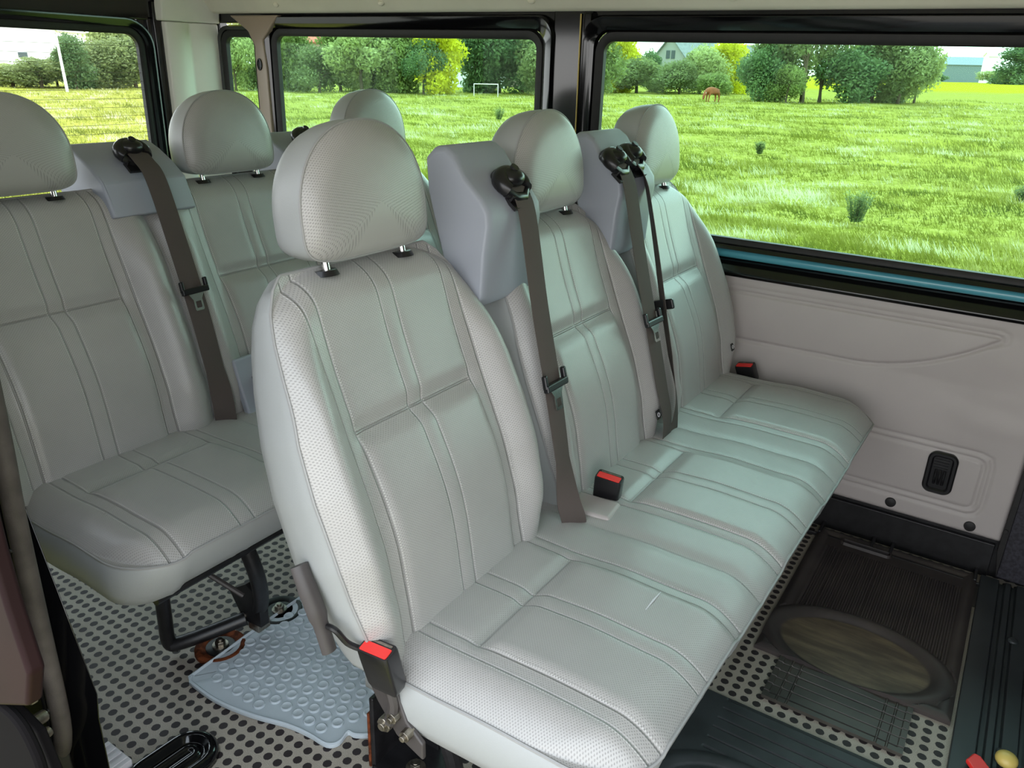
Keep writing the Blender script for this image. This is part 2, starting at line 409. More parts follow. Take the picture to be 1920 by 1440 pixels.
def cushion(x0, y0, y1, centres, parent):
    NYc, NX_ = 300, 74; xb = x0+.10; xf0 = x0+.564
    rn, rf = .10, .135
    def front(y):
        a = y-y0; b = y1-y; f = xf0+.027*a/1.45
        if a < rn: f -= rn-math.sqrt(max(0, rn*rn-(rn-a)**2))
        if b < rf: f -= (rf-math.sqrt(max(0, rf*rf-(rf-b)**2)))*1.05
        return f
    mb = MB(); vs = []; uv = []
    for j in range(NYc+1):
        tt = j/NYc; y = y0+(y1-y0)*(tt-.0*math.sin(2*math.pi*tt))
        if j < 24: y = y0+(y1-y0)*24/NYc*(1-math.cos(math.pi/2*j/24))
        if j > NYc-24: y = y1-(y1-y0)*24/NYc*(1-math.cos(math.pi/2*(NYc-j)/24))
        xf = front(y)
        yc = min(centres, key=lambda q: abs(q-y)); du = y-yc; au = abs(du)
        for i in range(NX_+1):
            xbb = xb+.085*(1-sstep(0, .07, y-y0)); t = i/NX_; xx = xbb+(xf-xbb)*(1-(1-t)**1.15)
            d1 = xf-xx; d2 = min(y-y0, y1-y)
            m_ = .07; a1 = max(0, m_-d1); a2 = max(0, m_-d2); d = m_-min(m_, math.hypot(a1, a2))
            z = .455+.006*sstep(x0+.26, x0+.40, xx)-.034*(1-min(1, d/m_))**2.0
            xl = xx-x0
            inn = 1-sstep(.118, .150, au)
            z += inn*(.006*sstep(.278, .31, xl)-.007*math.exp(-((xl-.272)/.012)**2)+.002)
            for p, dep in ((.137, .0018), (.160, .002), (.016, .0013)): z -= dep*math.exp(-((au-p)/.006)**2)
            z -= .004*math.exp(-((au-.26)/.02)**2)
            z -= .006*(xl > .3)*sstep(.3, .6, xl)
            z += .0012*math.sin(11*y+3*xx*7)*math.sin(17*xx)
            vs.append(Vector((xx, y, z))); uv.append((du, xl))
    W = NX_+1
    fs = [(j*W+i, j*W+i+1, (j+1)*W+i+1, (j+1)*W+i) for j in range(NYc) for i in range(NX_)]
    mb.add(vs, fs, 0, uv)
    L = [i for i in range(W)]+[j*W+NX_ for j in range(1, NYc)]+[NYc*W+i for i in range(NX_, -1, -1)]
    edge = [vs[k] for k in L]; n = len(L)
    nor = []
    for k in range(n):
        a = edge[max(0, k-2)]; b = edge[min(n-1, k+2)]; t = (b-a); nor.append(Vector((t.y, -t.x, 0)).normalized() if t.length > 1e-9 else Vector((1, 0, 0)))
    prof = [(.005, -.008), (.010, -.03), (.009, -.06), (.0, -.085), (-.02, -.100), (-.05, -.106)]
    rings = [[p+nn*(o-.45*abs(dz)*max(0, nn.x)**2)+Vector((0, 0, dz)) for p, nn in zip(edge, nor)] for o, dz in prof]
    k0 = len(mb.v); mb.v += [tuple(p) for r in rings for p in r]
    for i in range(n*len(rings)): mb.uv[k0+i] = (.09, .1)
    def vid(r, j): return L[j] if r == 0 else k0+(r-1)*n+j
    for r in range(len(rings)):
        for j in range(n-1):
            mb.f.append((vid(r, j), vid(r, j+1), vid(r+1, j+1), vid(r+1, j))); mb.m.append(1)
    # closed underside and rear
    zb = .325
    mb.box(xb, xf0-.03-.06, y0+.03, y1-.06, zb+.005, zb+.03, 1)
    o = mb.build('seat_cushion', [M['cush'], M['vinyl']], parent, sharp=0)
    pm = MB(); pm.tube([p+nn*.002+Vector((0, 0, -.001)) for p, nn in zip(edge, nor)][::2], .0026, 6); pm.build('piping', M['piping'], o)
    return o

def belt_guide(x0, y, s, off, parent, ang=0.0):
    """black hooded guide with its slot"""
    c = BP(x0, y, s, off); rot = Matrix.Rotation(ang, 3, 'Y')
    mb = MB()
    tilt = Vector((.62, 0, .78)).normalized(); fw = Vector((.78, 0, -.62)).normalized()
    arc = []
    for k in range(15):
        a = R_(200-220*k/14); arc.append(c+YV*(.031*math.cos(a))+fw*(.024*-math.sin(a)*-1*-1)+tilt*(.006+.004*math.sin(a)))
    pts = []
    for k in range(17):
        a = R_(-30+240*k/16); pts.append(c+YV*(.030*math.cos(a))-fw*(.024*math.sin(a)-.006)+tilt*.010)
    mb.tube(pts, [.011+.004*math.sin(math.pi*k/16) for k in range(17)], 12, sx=1.15)
    mb.tube([c+YV*-.030+fw*.016+tilt*.006, c+YV*-.012+fw*.028+tilt*.002, c+YV*.012+fw*.030+tilt*.002, c+YV*.030+fw*.016+tilt*.006], [.009, .0095, .0095, .008], 10)
    mb.ball(c-fw*.010+tilt*.010, .031, .030, .019, 18, 10); mb.obox(c+fw*.014+tilt*.003, fw*.018, YV*.026, tilt*.006)
    mb.obox(c+fw*.034-tilt*.006, fw*.014, YV*.027, tilt*.003)
    g = mb.build('belt_guide', M['black_plastic'], parent, sharp=50)
    sc = MB(); sc.disc(c-fw*.010+tilt*.030, tilt, .008, .005, 16); sc.build('screw_cap', M['black_plastic'], g)
    return g

def ribbon(pts, wd, width, th=.0016, n=8):
    P = smooth_path(pts, n); mb = MB(); Wd = [Vector(q) for q in wd]; rings = []
    K = len(P)
    for i, p in enumerate(P):
        f = i/(K-1)*(len(Wd)-1); a = int(min(f, len(Wd)-2)); t = f-a
        wv = (Wd[a]*(1-t)+Wd[a+1]*t).normalized()
        tg = (P[min(i+1, K-1)]-P[max(i-1, 0)]).normalized(); wv = (wv-tg*wv.dot(tg)).normalized(); nv = tg.cross(wv)
        h = width/2
        rings.append([p+wv*h+nv*th*.3, p+wv*h*.93+nv*th/2, p-wv*h*.93+nv*th/2, p-wv*h+nv*th*.3, p-wv*h-nv*th*.3, p-wv*h*.93-nv*th/2, p+wv*h*.93-nv*th/2, p+wv*h-nv*th*.3])
    mb.loft(rings, 0, True, True); return mb

def tongue(c, wv, dn, parent):
    """belt tongue: black moulded bar with a chrome plate hanging below"""
    wv = Vector(wv).normalized(); dn = Vector(dn).normalized(); nv = wv.cross(dn).normalized()
    if nv.x < 0: nv = -nv
    c = Vector(c)
    b = MB(); b.obox(c+nv*.004, wv*.033, dn*.007, nv*.006)
    b.obox(c-wv*.0295-dn*.012+nv*.003, wv*.0045, dn*.013, nv*.005); b.obox(c+wv*.0295-dn*.012+nv*.003, wv*.0045, dn*.013, nv*.005)
    t = b.build('belt_tongue', M['black_plastic'], parent, bevel=.003)
    q = MB(); f = lambda a, bq: c+wv*a+dn*bq+nv*.004
    out = [(-.019, .006), (.019, .006), (.011, .020), (.011, .042), (.009, .045), (-.009, .045), (-.011, .042), (-.011, .020)]
    hole = [(-.006, .026), (.006, .026), (.006, .028), (.006, .037), (.005, .038), (-.005, .038), (-.006, .037), (-.006, .028)]
    hole = [(-.006, .024), (.006, .024), (.0065, .026), (.0065, .037), (.005, .039), (-.005, .039), (-.0065, .037), (-.0065, .026)]
    rr = [[f(a, bq)+nv*.001 for a, bq in out], [f(a, bq)+nv*.001 for a, bq in hole], [f(a, bq)-nv*.001 for a, bq in hole], [f(a, bq)-nv*.001 for a, bq in out]]
    q.loft(rr, 0, True, False, loop=True); q.build('tongue_plate', M['chrome'], t, sharp=30)
    return t

def buckle(c, lx, up, parent, length=.085, stalk=None):
    lx = Vector(lx).normalized(); up = Vector(up).normalized(); wy = up.cross(lx).normalized(); lx = wy.cross(up).normalized(); c = Vector(c)
    b = MB()
    rings = []
    for h, sc in ((-length, .82), (-length+.012, .97), (-.02, 1.0), (-.004, 1.0), (0, .96)):
        rings.append([c+up*h+lx*a*sc+wy*q*sc for a, q in rrect(-.027, .027, -.0145, .0145, .005, 3)])
    b.loft(rings, 0, True, True)
    o = b.build('belt_buckle', M['black_plastic'], parent, sharp=40)
    r = MB(); rr = rrect(-.023, .023, -.0115, .005, .002, 2)
    r.prism(rr, lambda p: c+lx*p[0]+wy*p[1]-up*.004, lambda p: c+lx*p[0]+wy*p[1]+up*.0012); r.build('release_button', M['red'], o)
    s_ = MB(); s_.prism(rrect(-.020, .020, .0072, .0112, .001, 2), lambda p: c+lx*p[0]+wy*p[1]-up*.002, lambda p: c+lx*p[0]+wy*p[1]+up*.0008); s_.build('tongue_slot', M['steel'], o)
    if stalk:
        t = MB(); t.tube(smooth_path(stalk, 5), .007, 8, sx=1.3); t.build('buckle_stalk', M['metal_grey'], o)
    return o

def tower_a(x0, ya, yb, parent):
    """tall moulded belt tower"""
    prof = [(.425, -.002), (.440, .016), (.51, .044), (.555, .066), (.578, .070), (.602, .062), (.645, .036), (.685, .024), (.702, .010), (.706, -.014), (.695, -.036), (.64, -.046), (.425, -.05)]
    poly = []
    mb = MB()
    rings = []
    ym = (ya+yb)/2; h = (yb-ya)/2
    for k, (q, sc) in enumerate(((-1.0, .93), (-.93, .985), (-.80, 1.0), (.80, 1.0), (.93, .985), (1.0, .93))):
        r = []
        cs, cof = .56, -.0
        for s, o in prof:
            ts = .9+.1*(1-max(0, (s-.56)/.16))      # narrows towards the crown
            r.append(BP(x0, ym+q*h*ts, cs+(s-cs)*sc if s > .5 else s+(1-sc)*.05, cof+(o-cof)*sc))
        rings.append(r)
    mb.loft(rings, 0, True, True)
    return mb.build('belt_tower', M['tower'], parent, bevel=.012, seg=4)
def tower_b(x0, ya, yb, parent):
    prof = [(.485, .022), (.56, .016), (.60, -.012), (.64, -.05), (.665, -.08), (.668, -.12), (.64, -.16), (.485, -.16)]
    mb = MB(); rings = []
    for q, sc in ((ya, .96), (ya+.008, 1.0), (yb-.008, 1.0), (yb, .96)):
        rings.append([BP(x0, q, .56+(s-.56)*sc if s > .5 else s, -.07+(o+.07)*sc) for s, o in prof])
    mb.loft(rings, 0, True, True)
    return mb.build('belt_tower', M['tower'], parent, bevel=.012, seg=4)

def isofix(x0, y, s, off, parent):
    c = BP(x0, y, s, off); b = MB(); b.obox(c, A_*.0105, YV*.0095, N_*.0012)
    o = b.build('fabric_tag', M['label_black'], parent, bevel=.001)
    r = MB(); r.tube([c+N_*.0016+YV*.0048*math.cos(2*math.pi*k/16)+A_*.0048*math.sin(2*math.pi*k/16) for k in range(16)], .0009, 6, closed=True)
    r.build('tag_ring', M['white_plastic'], o)

def bench(name, x0, y0c, label, front):
    root = empty(name, (x0+.30, y0c+.523, 0)); tag(root, label, 'bench seat', 'three-seat passenger benches')
    cs = [y0c+k*.523 for k in range(3)]
    cushion(x0, y0c-.195, y0c+1.285, [cs[0]+.03, cs[1]+.02, cs[2]], root)
    backs = []
    for k, yc in enumerate(cs):
        backs.append(backrest(x0, yc, root, (not front) and k < 2)); headrest(x0, yc, root)
    ang = 0
    if front:
        t1 = tower_a(x0, .205, .375, root); t2 = tower_a(x0, .700, .885, root)
        belt_guide(x0, .300, .615, .058, t1); belt_guide(x0, .714, .622, .055, t2); belt_guide(x0, .796, .627, .054, t2)
        # near belt
        bl = ribbon([BP(x0, .302, .626, .066), BP(x0, .303, .600, .078), BP(x0, .303, .555, .082), BP(x0, .292, .40, .072), BP(x0, .280, .25, .068), BP(x0, .268, .12, .062), BP(x0, .266, .04, .055), BP(x0, .275, -.01, .05), BP(x0, .278, -.05, .03)],
                    [(0, 1, 0), (.05, 1, 0), (.1, 1, 0), (.1, 1, 0), (.1, 1, 0), (.0, 1, 0), (.5, .8, 0), (.6, .6, 0), (.6, .6, 0)], .047).build('seat_belt', M['webbing'], root, sharp=60)
        tongue(BP(x0, .281, .258, .072), (.05, 1, .03), -A_+YV*-.12, bl)
        bl = ribbon([BP(x0, .716, .630, .064), BP(x0, .718, .605, .076), BP(x0, .720, .555, .080), BP(x0, .730, .40, .066), BP(x0, .722, .25, .065), BP(x0, .722, .12, .06), BP(x0, .728, .04, .055), BP(x0, .735, -.045, .03)],
                    [(0, 1, 0), (.1, 1, 0), (.15, 1, 0), (.15, 1, 0), (.15, 1, 0), (.1, 1, 0), (0, 1, 0), (0, 1, 0)], .047).build('seat_belt', M['webbing'], root, sharp=60)
        tongue(BP(x0, .722, .268, .069), (.1, 1, .03), -A_, bl)
        bl = ribbon([BP(x0, .798, .636, .062), BP(x0, .800, .610, .074), BP(x0, .804, .56, .080), BP(x0, .815, .42, .068), BP(x0, .800, .30, .066), BP(x0, .792, .17, .062), BP(x0, .785, .06, .058), BP(x0, .765, -.045, .03)],
                    [(.3, 1, 0), (-.3, 1, 0), (-.5, .72, 0), (-.55, .70, 0), (-.6, .72, 0), (-.6, .8, 0), (-.3, .9, 0), (.3, .9, 0)], .046).build('seat_belt', M['webbing'], root, sharp=60)
        q = MB(); q.obox(BP(x0, .800, .29, .066), N_*.026, YV*.005, A_*.012); q.build('belt_stopper', M['black_plastic'], bl, bevel=.004)
        # buckles
        buckle((x0+.188, -.228, .492), (1, .12, -.25), (-.04, -.22, 1), root, .080, [(x0+.19, -.212, .42), (x0+.200, -.212, .385), (x0+.192, -.214, .350)])
        buckle((x0+.230, .395, .500), (1, .15, -.25), (.10, -.12, 1), root, .072)
        buckle((x0+.222, 1.262, .476), (1, 0, -.3), (-.3, -.3, 1), root, .06)
        q = MB(); q.obox((x0+.225, .345, .452), (.045, .004, 0), (-.004, .035, 0), (0, 0, .008)); q.build('cushion_flap', M['panel'], root, bevel=.008)
        isofix(x0, cs[1]+.185, .055, .044, backs[1]); isofix(x0, cs[2]+.185, .075, .044, backs[2])
        # recliner
        lv = MB(); lv.tube(smooth_path([(x0+.078, -.258, .600), (x0+.090, -.260, .577), (x0+.108, -.258, .53), (x0+.124, -.256, .475)], 5), [.0135]*6+[.0145]*5+[.0115]*5, 12, sx=.7)
        lo = lv.build('recline_lever', M['metal_grey'], root)
        q = MB(); q.tube(smooth_path([(x0+.122, -.254, .515), (x0+.138, -.254, .515), (x0+.146, -.242, .49), (x0+.16, -.23, .478)], 4), .0045, 8); q.build('lever_crank', M['metal_black'], lo)
        pl = MB(); prof = [(.110, .480), (.150, .490), (.185, .45), (.22, .36), (.250, .335), (.250, .305), (.20, .325), (.165, .37), (.130, .43)]
        pl.prism(prof, lambda p: (x0+p[0], -.208, p[1]), lambda p: (x0+p[0], -.199, p[1]))
        po = pl.build('recliner_plate', M['metal_grey'], root, bevel=.003)
        for (bx, bz, br) in ((.186, .345, .012), (.202, .366, .009), (.225, .345, .009)):
            q = MB(); q.disc((x0+bx, -.220, bz), (0, 1, 0), br, .018, 8); q.disc((x0+bx, -.225, bz), (0, 1, 0), br*.55, .008, 12); q.build('bolt', M['steel'], po, bevel=.001)
        legs_y = [(-.01, 1), (.9, 1)]
    else:
        t1 = tower_b(x0, .088, .292, root); t2 = tower_b(x0, .62, .84, root)
        belt_guide(x0, .190, .622, -.012, t1); belt_guide(x0, .700, .625, -.012, t2)
        bl = ribbon([BP(x0, .193, .632, -.004), BP(x0, .194, .600, .022), BP(x0, .194, .55, .046), BP(x0, .193, .40, .052), BP(x0, .186, .25, .062), BP(x0, .180, .12, .062), BP(x0, .180, .05, .055), BP(x0, .182, -.045, .03)],
                    [(0, 1, 0), (.05, 1, 0), (.1, 1, 0), (.1, 1, 0), (.1, 1, 0), (.0, 1, 0), (.5, .8, 0), (.6, .6, 0)], .047).build('seat_belt', M['webbing'], root, sharp=60)
        tongue(BP(x0, .190, .300, .063), (.05, 1, .03), -A_+YV*-.05, bl)
        bl = ribbon([BP(x0, .705, .632, -.004), BP(x0, .706, .600, .022), BP(x0, .707, .55, .046), BP(x0, .70, .40, .050), BP(x0, .69, .2, .055), BP(x0, .68, .0, .05)],
                    [(0, 1, 0)]*6, .047).build('seat_belt', M['webbing'], root, sharp=60)
        q = MB(); q.obox(BP(x0, .262, .055, .050), A_*.070, YV*.030, N_*.010); q.build('gap_filler', M['tower'], root, bevel=.006)
        buckle(BP(x0, .283, .075, .06), (1, 0, -.3), (-.1, -.1, 1), root, .06)
    # steel under-frame
    fr = MB()
    for xx in (x0+.18, x0+.47): fr.tube([(xx, y0c-.12, .30), (xx, y0c+1.22, .30)], .014, 10)
    for yy in (y0c-.08, y0c+.55, y0c+1.15): fr.tube([(x0+.16, yy, .30), (x0+.48, yy, .30)], .012, 8)
    fo = fr.build('under_frame', M['metal_black'], root)
    if front:
        q = MB(); q.tube([(.444, .100, .4652), (.445, .128, .4668), (.4455, .156, .4655)], [.0006, .0018, .0006], 6, sx=.5); q.build('scuff', M['white_plastic'], root)
    for yy in (y0c+.04, y0c+1.05):
        lg = MB()
        lg.tube(smooth_path([(x0+.35, yy-.06, .30), (x0+.325, yy-.06, .22), (x0+.30, yy-.05, .10), (x0+.293, yy-.045, .035), (x0+.305, yy-.03, .022)], 5), .0155, 12)
        lg.build('front_leg', M['metal_black'], root)
        lg = MB(); lg.tube(smooth_path([(x0+.297, yy-.042, .026), (x0+.33, yy+.0, .036), (x0+.385, yy+.09, .055)], 4), .016, 12)
        lg.build('foot_bar', M['metal_black'], root)
        lg = MB(); lg.tube(smooth_path([(x0+.46, yy+.05, .32), (x0+.468, yy+.07, .22), (x0+.435, yy+.10, .12), (x0+.40, yy+.112, .06)], 5), [.017]*16, 12)
        lg.prism([(.37, .11), (.43, .15), (.47, .13), (.47, .05), (.41, .045)], lambda p: (x0+p[0]-.035, yy+.092, p[1]), lambda p: (x0+p[0]-.035, yy+.115, p[1]))
        lg.build('rear_leg', M['metal_black'], root)
        lg = MB(); lg.tube([(x0+.25, yy-.02, .27), (x0+.40, yy+.08, .13)], .006, 8); lg.build('brace', M['metal_grey'], root)
        lg = MB(); lg.box(x0+.385, x0+.420, yy+.095, yy+.13, .024, .055); lg.tube([(x0+.375, yy+.065, .055), (x0+.375, yy+.105, .055)], .011, 10); lg.build('latch', M['steel'], root, bevel=.003)
    return root

front = bench('bench_seat', 0.0, 0.0, 'grey vinyl three-seat bench nearest the open door, with studded mat showing behind its near end', True)
rear = bench('bench_seat', -.866, -.083, 'grey vinyl three-seat bench in the back row, in front of the rear window', False)

# front-row floor bracket (part of the front bench)
def bracket(root, x, y):
    b = MB(); b.box(x-.055, x-.045, y-.05, y+.05, .0, .17); b.box(x-.05, x+.07, y-.055, y+.055, .0, .012); b.box(x-.05, x+.03, y+.045, y+.055, 0, .16)
    o = b.build('floor_bracket', M['metal_black'], root, bevel=.003)
    q = MB(); q.disc((x+.02, y-.01, .010), (0, 0, 1), .019, .004, 20); q.disc((x+.02, y-.01, .012), (0, 0, 1), .011, .012, 6); q.disc((x+.02, y-.01, .022), (0, 0, 1), .006, .003, 12); q.build('bolt', M['steel'], o, bevel=.001)
    q = MB(); q.box(x-.062, x-.056, y-.05, y+.02, .0, .13); q.build('rusty_plate', M['rust'], o, bevel=.002)
    q = MB(); q.tube(smooth_path([(x+.07, y-.02, .20), (x+.10, y-.01, .11), (x+.11, y, .03), (x+.10, y+.02, .012)], 4), .016, 10); q.build('bracket_arm', M['metal_black'], o)
bracket(front, .055, -.01)
def bolt_plate(x, y, rustm, lab):
    r = empty('floor_anchor', (x, y, 0)); tag(r, lab, 'seat anchor', 'round seat anchors bolted to the floor')
    b = MB(); pts = [(.0, .056), (.008, .056), (.012, .048), (.006, .038), (.004, .03)]
    b.loft([[V(x+rr*math.cos(2*math.pi*j/28), y+rr*math.sin(2*math.pi*j/28), z) for j in range(28)] for z, rr in pts], 0, True, True)
    b.build('anchor_ring', M['metal_black'] if not rustm else M['rust'], r, sharp=60)
    b = MB(); b.disc((x, y, .003), (0, 0, 1), .032, .006, 24); b.build('washer', M['metal_black'], r, bevel=.001)
    b = MB(); b.disc((x, y, .008), (0, 0, 1), .018, .005, 20); b.disc((x, y, .012), (0, 0, 1), .0115, .011, 6); b.disc((x, y, .02), (0, 0, 1), .006, .008, 12); b.build('bolt', M['steel'], r, bevel=.001)
bolt_plate(-.500, -.012, True, 'rusty round floor anchor and bolt beside the left corner of the grey studded mat')
bolt_plate(-.490, .150, False, 'black round floor anchor tucked behind the rear edge of the grey studded mat')

# ------------------------------------------------------------------ van shell
def struct(name, mb, mats, loc=(0, 0, 0), **k):
    o = mb.build(name, mats, None, loc=loc, **k); o['kind'] = 'structure'; return o
WY = 1.34
b = MB(); b.box(-2.15, 1.5, -.40, 1.385, -.06, 0); struct('floor', b, M['floor'])
b = MB(); b.box(1.5, 1.53, -.45, 1.42, -.06, 1.53); struct('cab_light_block', b, M['metal_black'])  # unseen wall added to cut the light from the open cab side
b = MB(); b.box(-2.2, 1.5, -.55, 1.42, 1.50, 1.53); struct('ceiling', b, M['headliner'])

def ring_frame(mb, x0, x1, z0, z1, r, steps, f, m=0, bot=1.0):
    loops = []
    for off, dep in steps:
        loops.append([f(px, pz, dep) for px, pz in rrect(x0-off, x1+off, z0-off*bot, z1+off, max(.004, r+off*bot), 7)])
    mb.loft(loops, m, True, False)
fy = lambda a, z, d: V(a, WY+d, z)
def side_window(name, x0, x1, z0, z1, r, steps=None, rsteps=((-.004, .012), (-.004, -.006), (.006, -.012), (.020, -.012), (.026, .0))):
    o = MB(); ring_frame(o, x0, x1, z0, z1, r, steps or ((.022, .0), (.026, -.014), (.040, -.022), (.058, -.026), (.064, -.012), (.066, .01)), fy, bot=.42)
    root = empty(name, ((x0+x1)/2, WY, z0)); root['kind'] = 'structure'
    o.build('window_frame', M['black_gloss'], root, sharp=40)
    q = MB(); ring_frame(q, x0, x1, z0, z1, r, rsteps, fy); q.build('rubber_seal', M['rubber'], root, sharp=40)
    g = MB(); g.prism(rrect(x0-.01, x1+.01, z0-.01, z1+.01, r, 7), lambda p: (p[0], WY+.004, p[1]), lambda p: (p[0], WY+.008, p[1])); g.build('glass', M['glass'], root, sharp=30)
    return root
side_window('window_1', -.335, 1.35, .806, 1.318, .035)
side_window('window_2', -1.705, -.555, .806, 1.320, .035)
side_window('window_3', -1.995, -1.825, .806, 1.314, .035, ((.018, .0), (.022, -.010), (.034, -.014), (.040, .01)))

# far wall: sill, pillars and rail, painted black
b = MB()
b.box(-2.1, 1.5, WY+.02, WY+.04, .70, .79)
b.box(-2.1, 1.5, WY+.0, WY+.04, 1.36, 1.52)
b.box(-.50, -.37, WY-.012, WY+.04, .70, 1.40)
b.box(-.395, -.37, WY-.022, WY+.0, .72, 1.39)
b.box(1.36, 1.5, WY, WY+.04, .70, 1.4)
b.box(-2.1, -2.03, WY, WY+.04, .70, 1.4)
struct('wall_far', b, M['black_gloss'], bevel=.006)
b = MB(); b.tube([(-.399, WY-.016, .74), (-.407, WY-.016, 1.385)], .0025, 6); struct('pillar_reflection', b, M['cap_and_reflection'])  # yellowish reflection line on the black pillar, modelled as a coloured tube
b = MB(); b.prism([(-1.80, .78), (-1.735, .78), (-1.74, 1.20), (-1.75, 1.30), (-1.66, 1.385), (-1.93, 1.385), (-1.83, 1.33), (-1.80, 1.28)], lambda p: (p[0], WY-.030, p[1]), lambda p: (p[0], WY+.02, p[1]))
o = struct('trim_5', b, M['beige_reflection'], bevel=.006)
q = MB(); q.tube([V(-1.775+.011*math.cos(2*math.pi*k/16), WY-.032, 1.215+.019*math.sin(2*math.pi*k/16)) for k in range(16)], .003, 6, closed=True)
q.prism([(-1.775+.010*math.cos(2*math.pi*k/16), 1.215+.018*math.sin(2*math.pi*k/16)) for k in range(16)], lambda p: (p[0], WY-.0315, p[1]), lambda p: (p[0], WY-.029, p[1])); q.build('hole_rim', M['black_gloss'], o)
# sill with lips and the teal strip
b = MB(); prof = [(.700, .0), (.704, -.012), (.712, -.016), (.722, -.012), (.738, .004), (.75, .012), (.75, .03), (.70, .03)]
b.prism(prof, lambda p: (-2.1, WY+p[1]-.0, p[0]), lambda p: (1.5, WY+p[1], p[0])); struct('trim_1', b, M['black_gloss'], bevel=.003)
b = MB(); b.tube([(-2.05, WY+.010, .764), (1.5, WY+.010, .764)], .0125, 14, sx=1.0); struct('trim_2', b, M['teal'])
# headliner edge with clips
b = MB(); prof = [(1.392, -.03), (1.400, -.045), (1.44, -.075), (1.50, -.16), (1.505, .02), (1.392, .0)]
b.prism(prof, lambda p: (-2.08, WY+p[1], p[0]), lambda p: (1.5, WY+p[1], p[0])); o = struct('trim_3', b, M['headliner'], bevel=.004)
for xx in (-1.63, -1.13, -.55, .05, .6):
    q = MB(); q.ball((xx, WY-.058, 1.417), .013, .008, .009, 14, 8); q.build('trim_clip', M['headliner'], o)

# far side vinyl panel with embossed pockets
def pdist(px, pz, poly):
    best = 9
    for (ax, az), (bx, bz) in zip(poly, poly[1:]):
        dx, dz = bx-ax, bz-az; L2 = dx*dx+dz*dz
        t = max(0, min(1, ((px-ax)*dx+(pz-az)*dz)/L2)) if L2 else 0
        q = math.hypot(px-ax-t*dx, pz-az-t*dz); best = min(best, q)
    return best
up1 = [(-2, .662), (.80, .664), (.812, .660), (.814, .652)]+[(.814-.34*t-.0, .652-.125*(1-(1-t)**2)) for t in np.linspace(.04, 1, 14)]+[(.2, .524), (-2, .530)]
up2 = [(-2, .676), (.81, .677), (.828, .668), (.828, .650), (.80, .636)]
lo1 = [(-2, .335)]+[(p[0], p[1]) for p in rrect(.2, .850, .190, .335, .022, 4)[::-1]][9:]+[(-2, .19)]
lo1 = [(-2, .335), (.830, .335), (.846, .329), (.852, .313), (.852, .212), (.846, .196), (.830, .190), (-2, .190)]
lo2 = [(-2, .352), (.840, .352), (.862, .344), (.870, .320), (.870, .205), (.860, .182), (.840, .173), (-2, .173)]
def inpock(x, z): return 0
b = MB(); xs = list(np.arange(-2.05, .0, .06))+list(np.arange(.0, .935, .0045))+[.9352]; zs = list(np.arange(.118, .715, .0045))
vs = []
for x in xs:
    for z in zs:
        dep = 0
        if x > -.1:
            for pl, a in ((up1, .0075), (up2, .0035), (lo1, .0065), (lo2, .0060)):
                q = pdist(x, z, pl); dep += a*math.exp(-(q/.0042)**2)
        else:
            for zz, a in ((.662, .0045), (.528, .0045), (.335, .004), (.352, .004), (.19, .004), (.173, .004)): dep += a*math.exp(-((z-zz)/.0042)**2)
        puff = .004*math.sin(math.pi*min(1, max(0, (z-.528)/.134)))+.003*math.sin(math.pi*min(1, max(0, (z-.36)/.16)))
        wr = .0015*math.sin(z*75+3*math.sin(x*9))*sstep(.6, .93, x)*sstep(.66, .5, z) if False else .0013*math.sin(z*70+3*math.sin(x*9))*sstep(.62, .92, x)*(1-sstep(.5, .64, z))*sstep(.36, .42, z)
        edge = .012*(1-min(1, (z-.118)/.012))**2+.012*(1-min(1, (.935-x)/.012))**2
        vs.append((x, WY-.008-puff-wr+dep+max(0, edge), z))
nz = len(zs); b.add(vs, [(i*nz+j, (i+1)*nz+j, (i+1)*nz+j+1, i*nz+j+1) for i in range(len(xs)-1) for j in range(nz-1)])
b.box(-2.05, .93, WY+.004, WY+.02, .118, .71)
root = struct('wall_far_panel', b, M['panel'], sharp=0); root.name = 'trim_6'
OFF[root.name] = V(0, 0, 0)
for xx, zz in ((.659, .148), (.856, .143)):
    q = MB(); q.loft([[V(xx+r*math.cos(2*math.pi*j/24), WY+dy, zz+r*math.sin(2*math.pi*j/24)) for j in range(24)] for r, dy in ((.0145, -.007), (.0135, -.012), (.008, -.0135), (.001, -.014))], 0, True, True)
    q.build('panel_clip', M['rubber'], root, sharp=60)
hx, hz = .758, .272
q = MB(); fh = lambda a, z, d: V(a, WY+d, z)
ring_frame(q, hx-.026, hx+.026, hz-.050, hz+.050, .012, ((.010, -.006), (.010, -.013), (.006, -.0165), (.0, -.0165), (-.004, -.012), (-.006, .004)), fh)
q.prism(rrect(hx-.026, hx+.026, hz-.05, hz+.05, .012, 4), lambda p: (p[0], WY-.0095, p[1]), lambda p: (p[0], WY-.0085, p[1]))
ho = q.build('seat_belt_recess', M['black_plastic'], root, sharp=30)
q = MB()
for k in range(4): q.obox((hx-.002, WY-.012, hz+.014+.008*k), (.017, 0, 0), (0, .003, 0), (0, 0, .0016))
for dx in (-.010, .0, .010): q.tube(smooth_path([(hx+dx, WY-.011, hz+.008), (hx+dx, WY-.019, hz-.006), (hx+dx, WY-.019, hz-.02), (hx+dx, WY-.011, hz-.032)], 4), .0036, 8)
q.build('hook', M['metal_black'], ho)

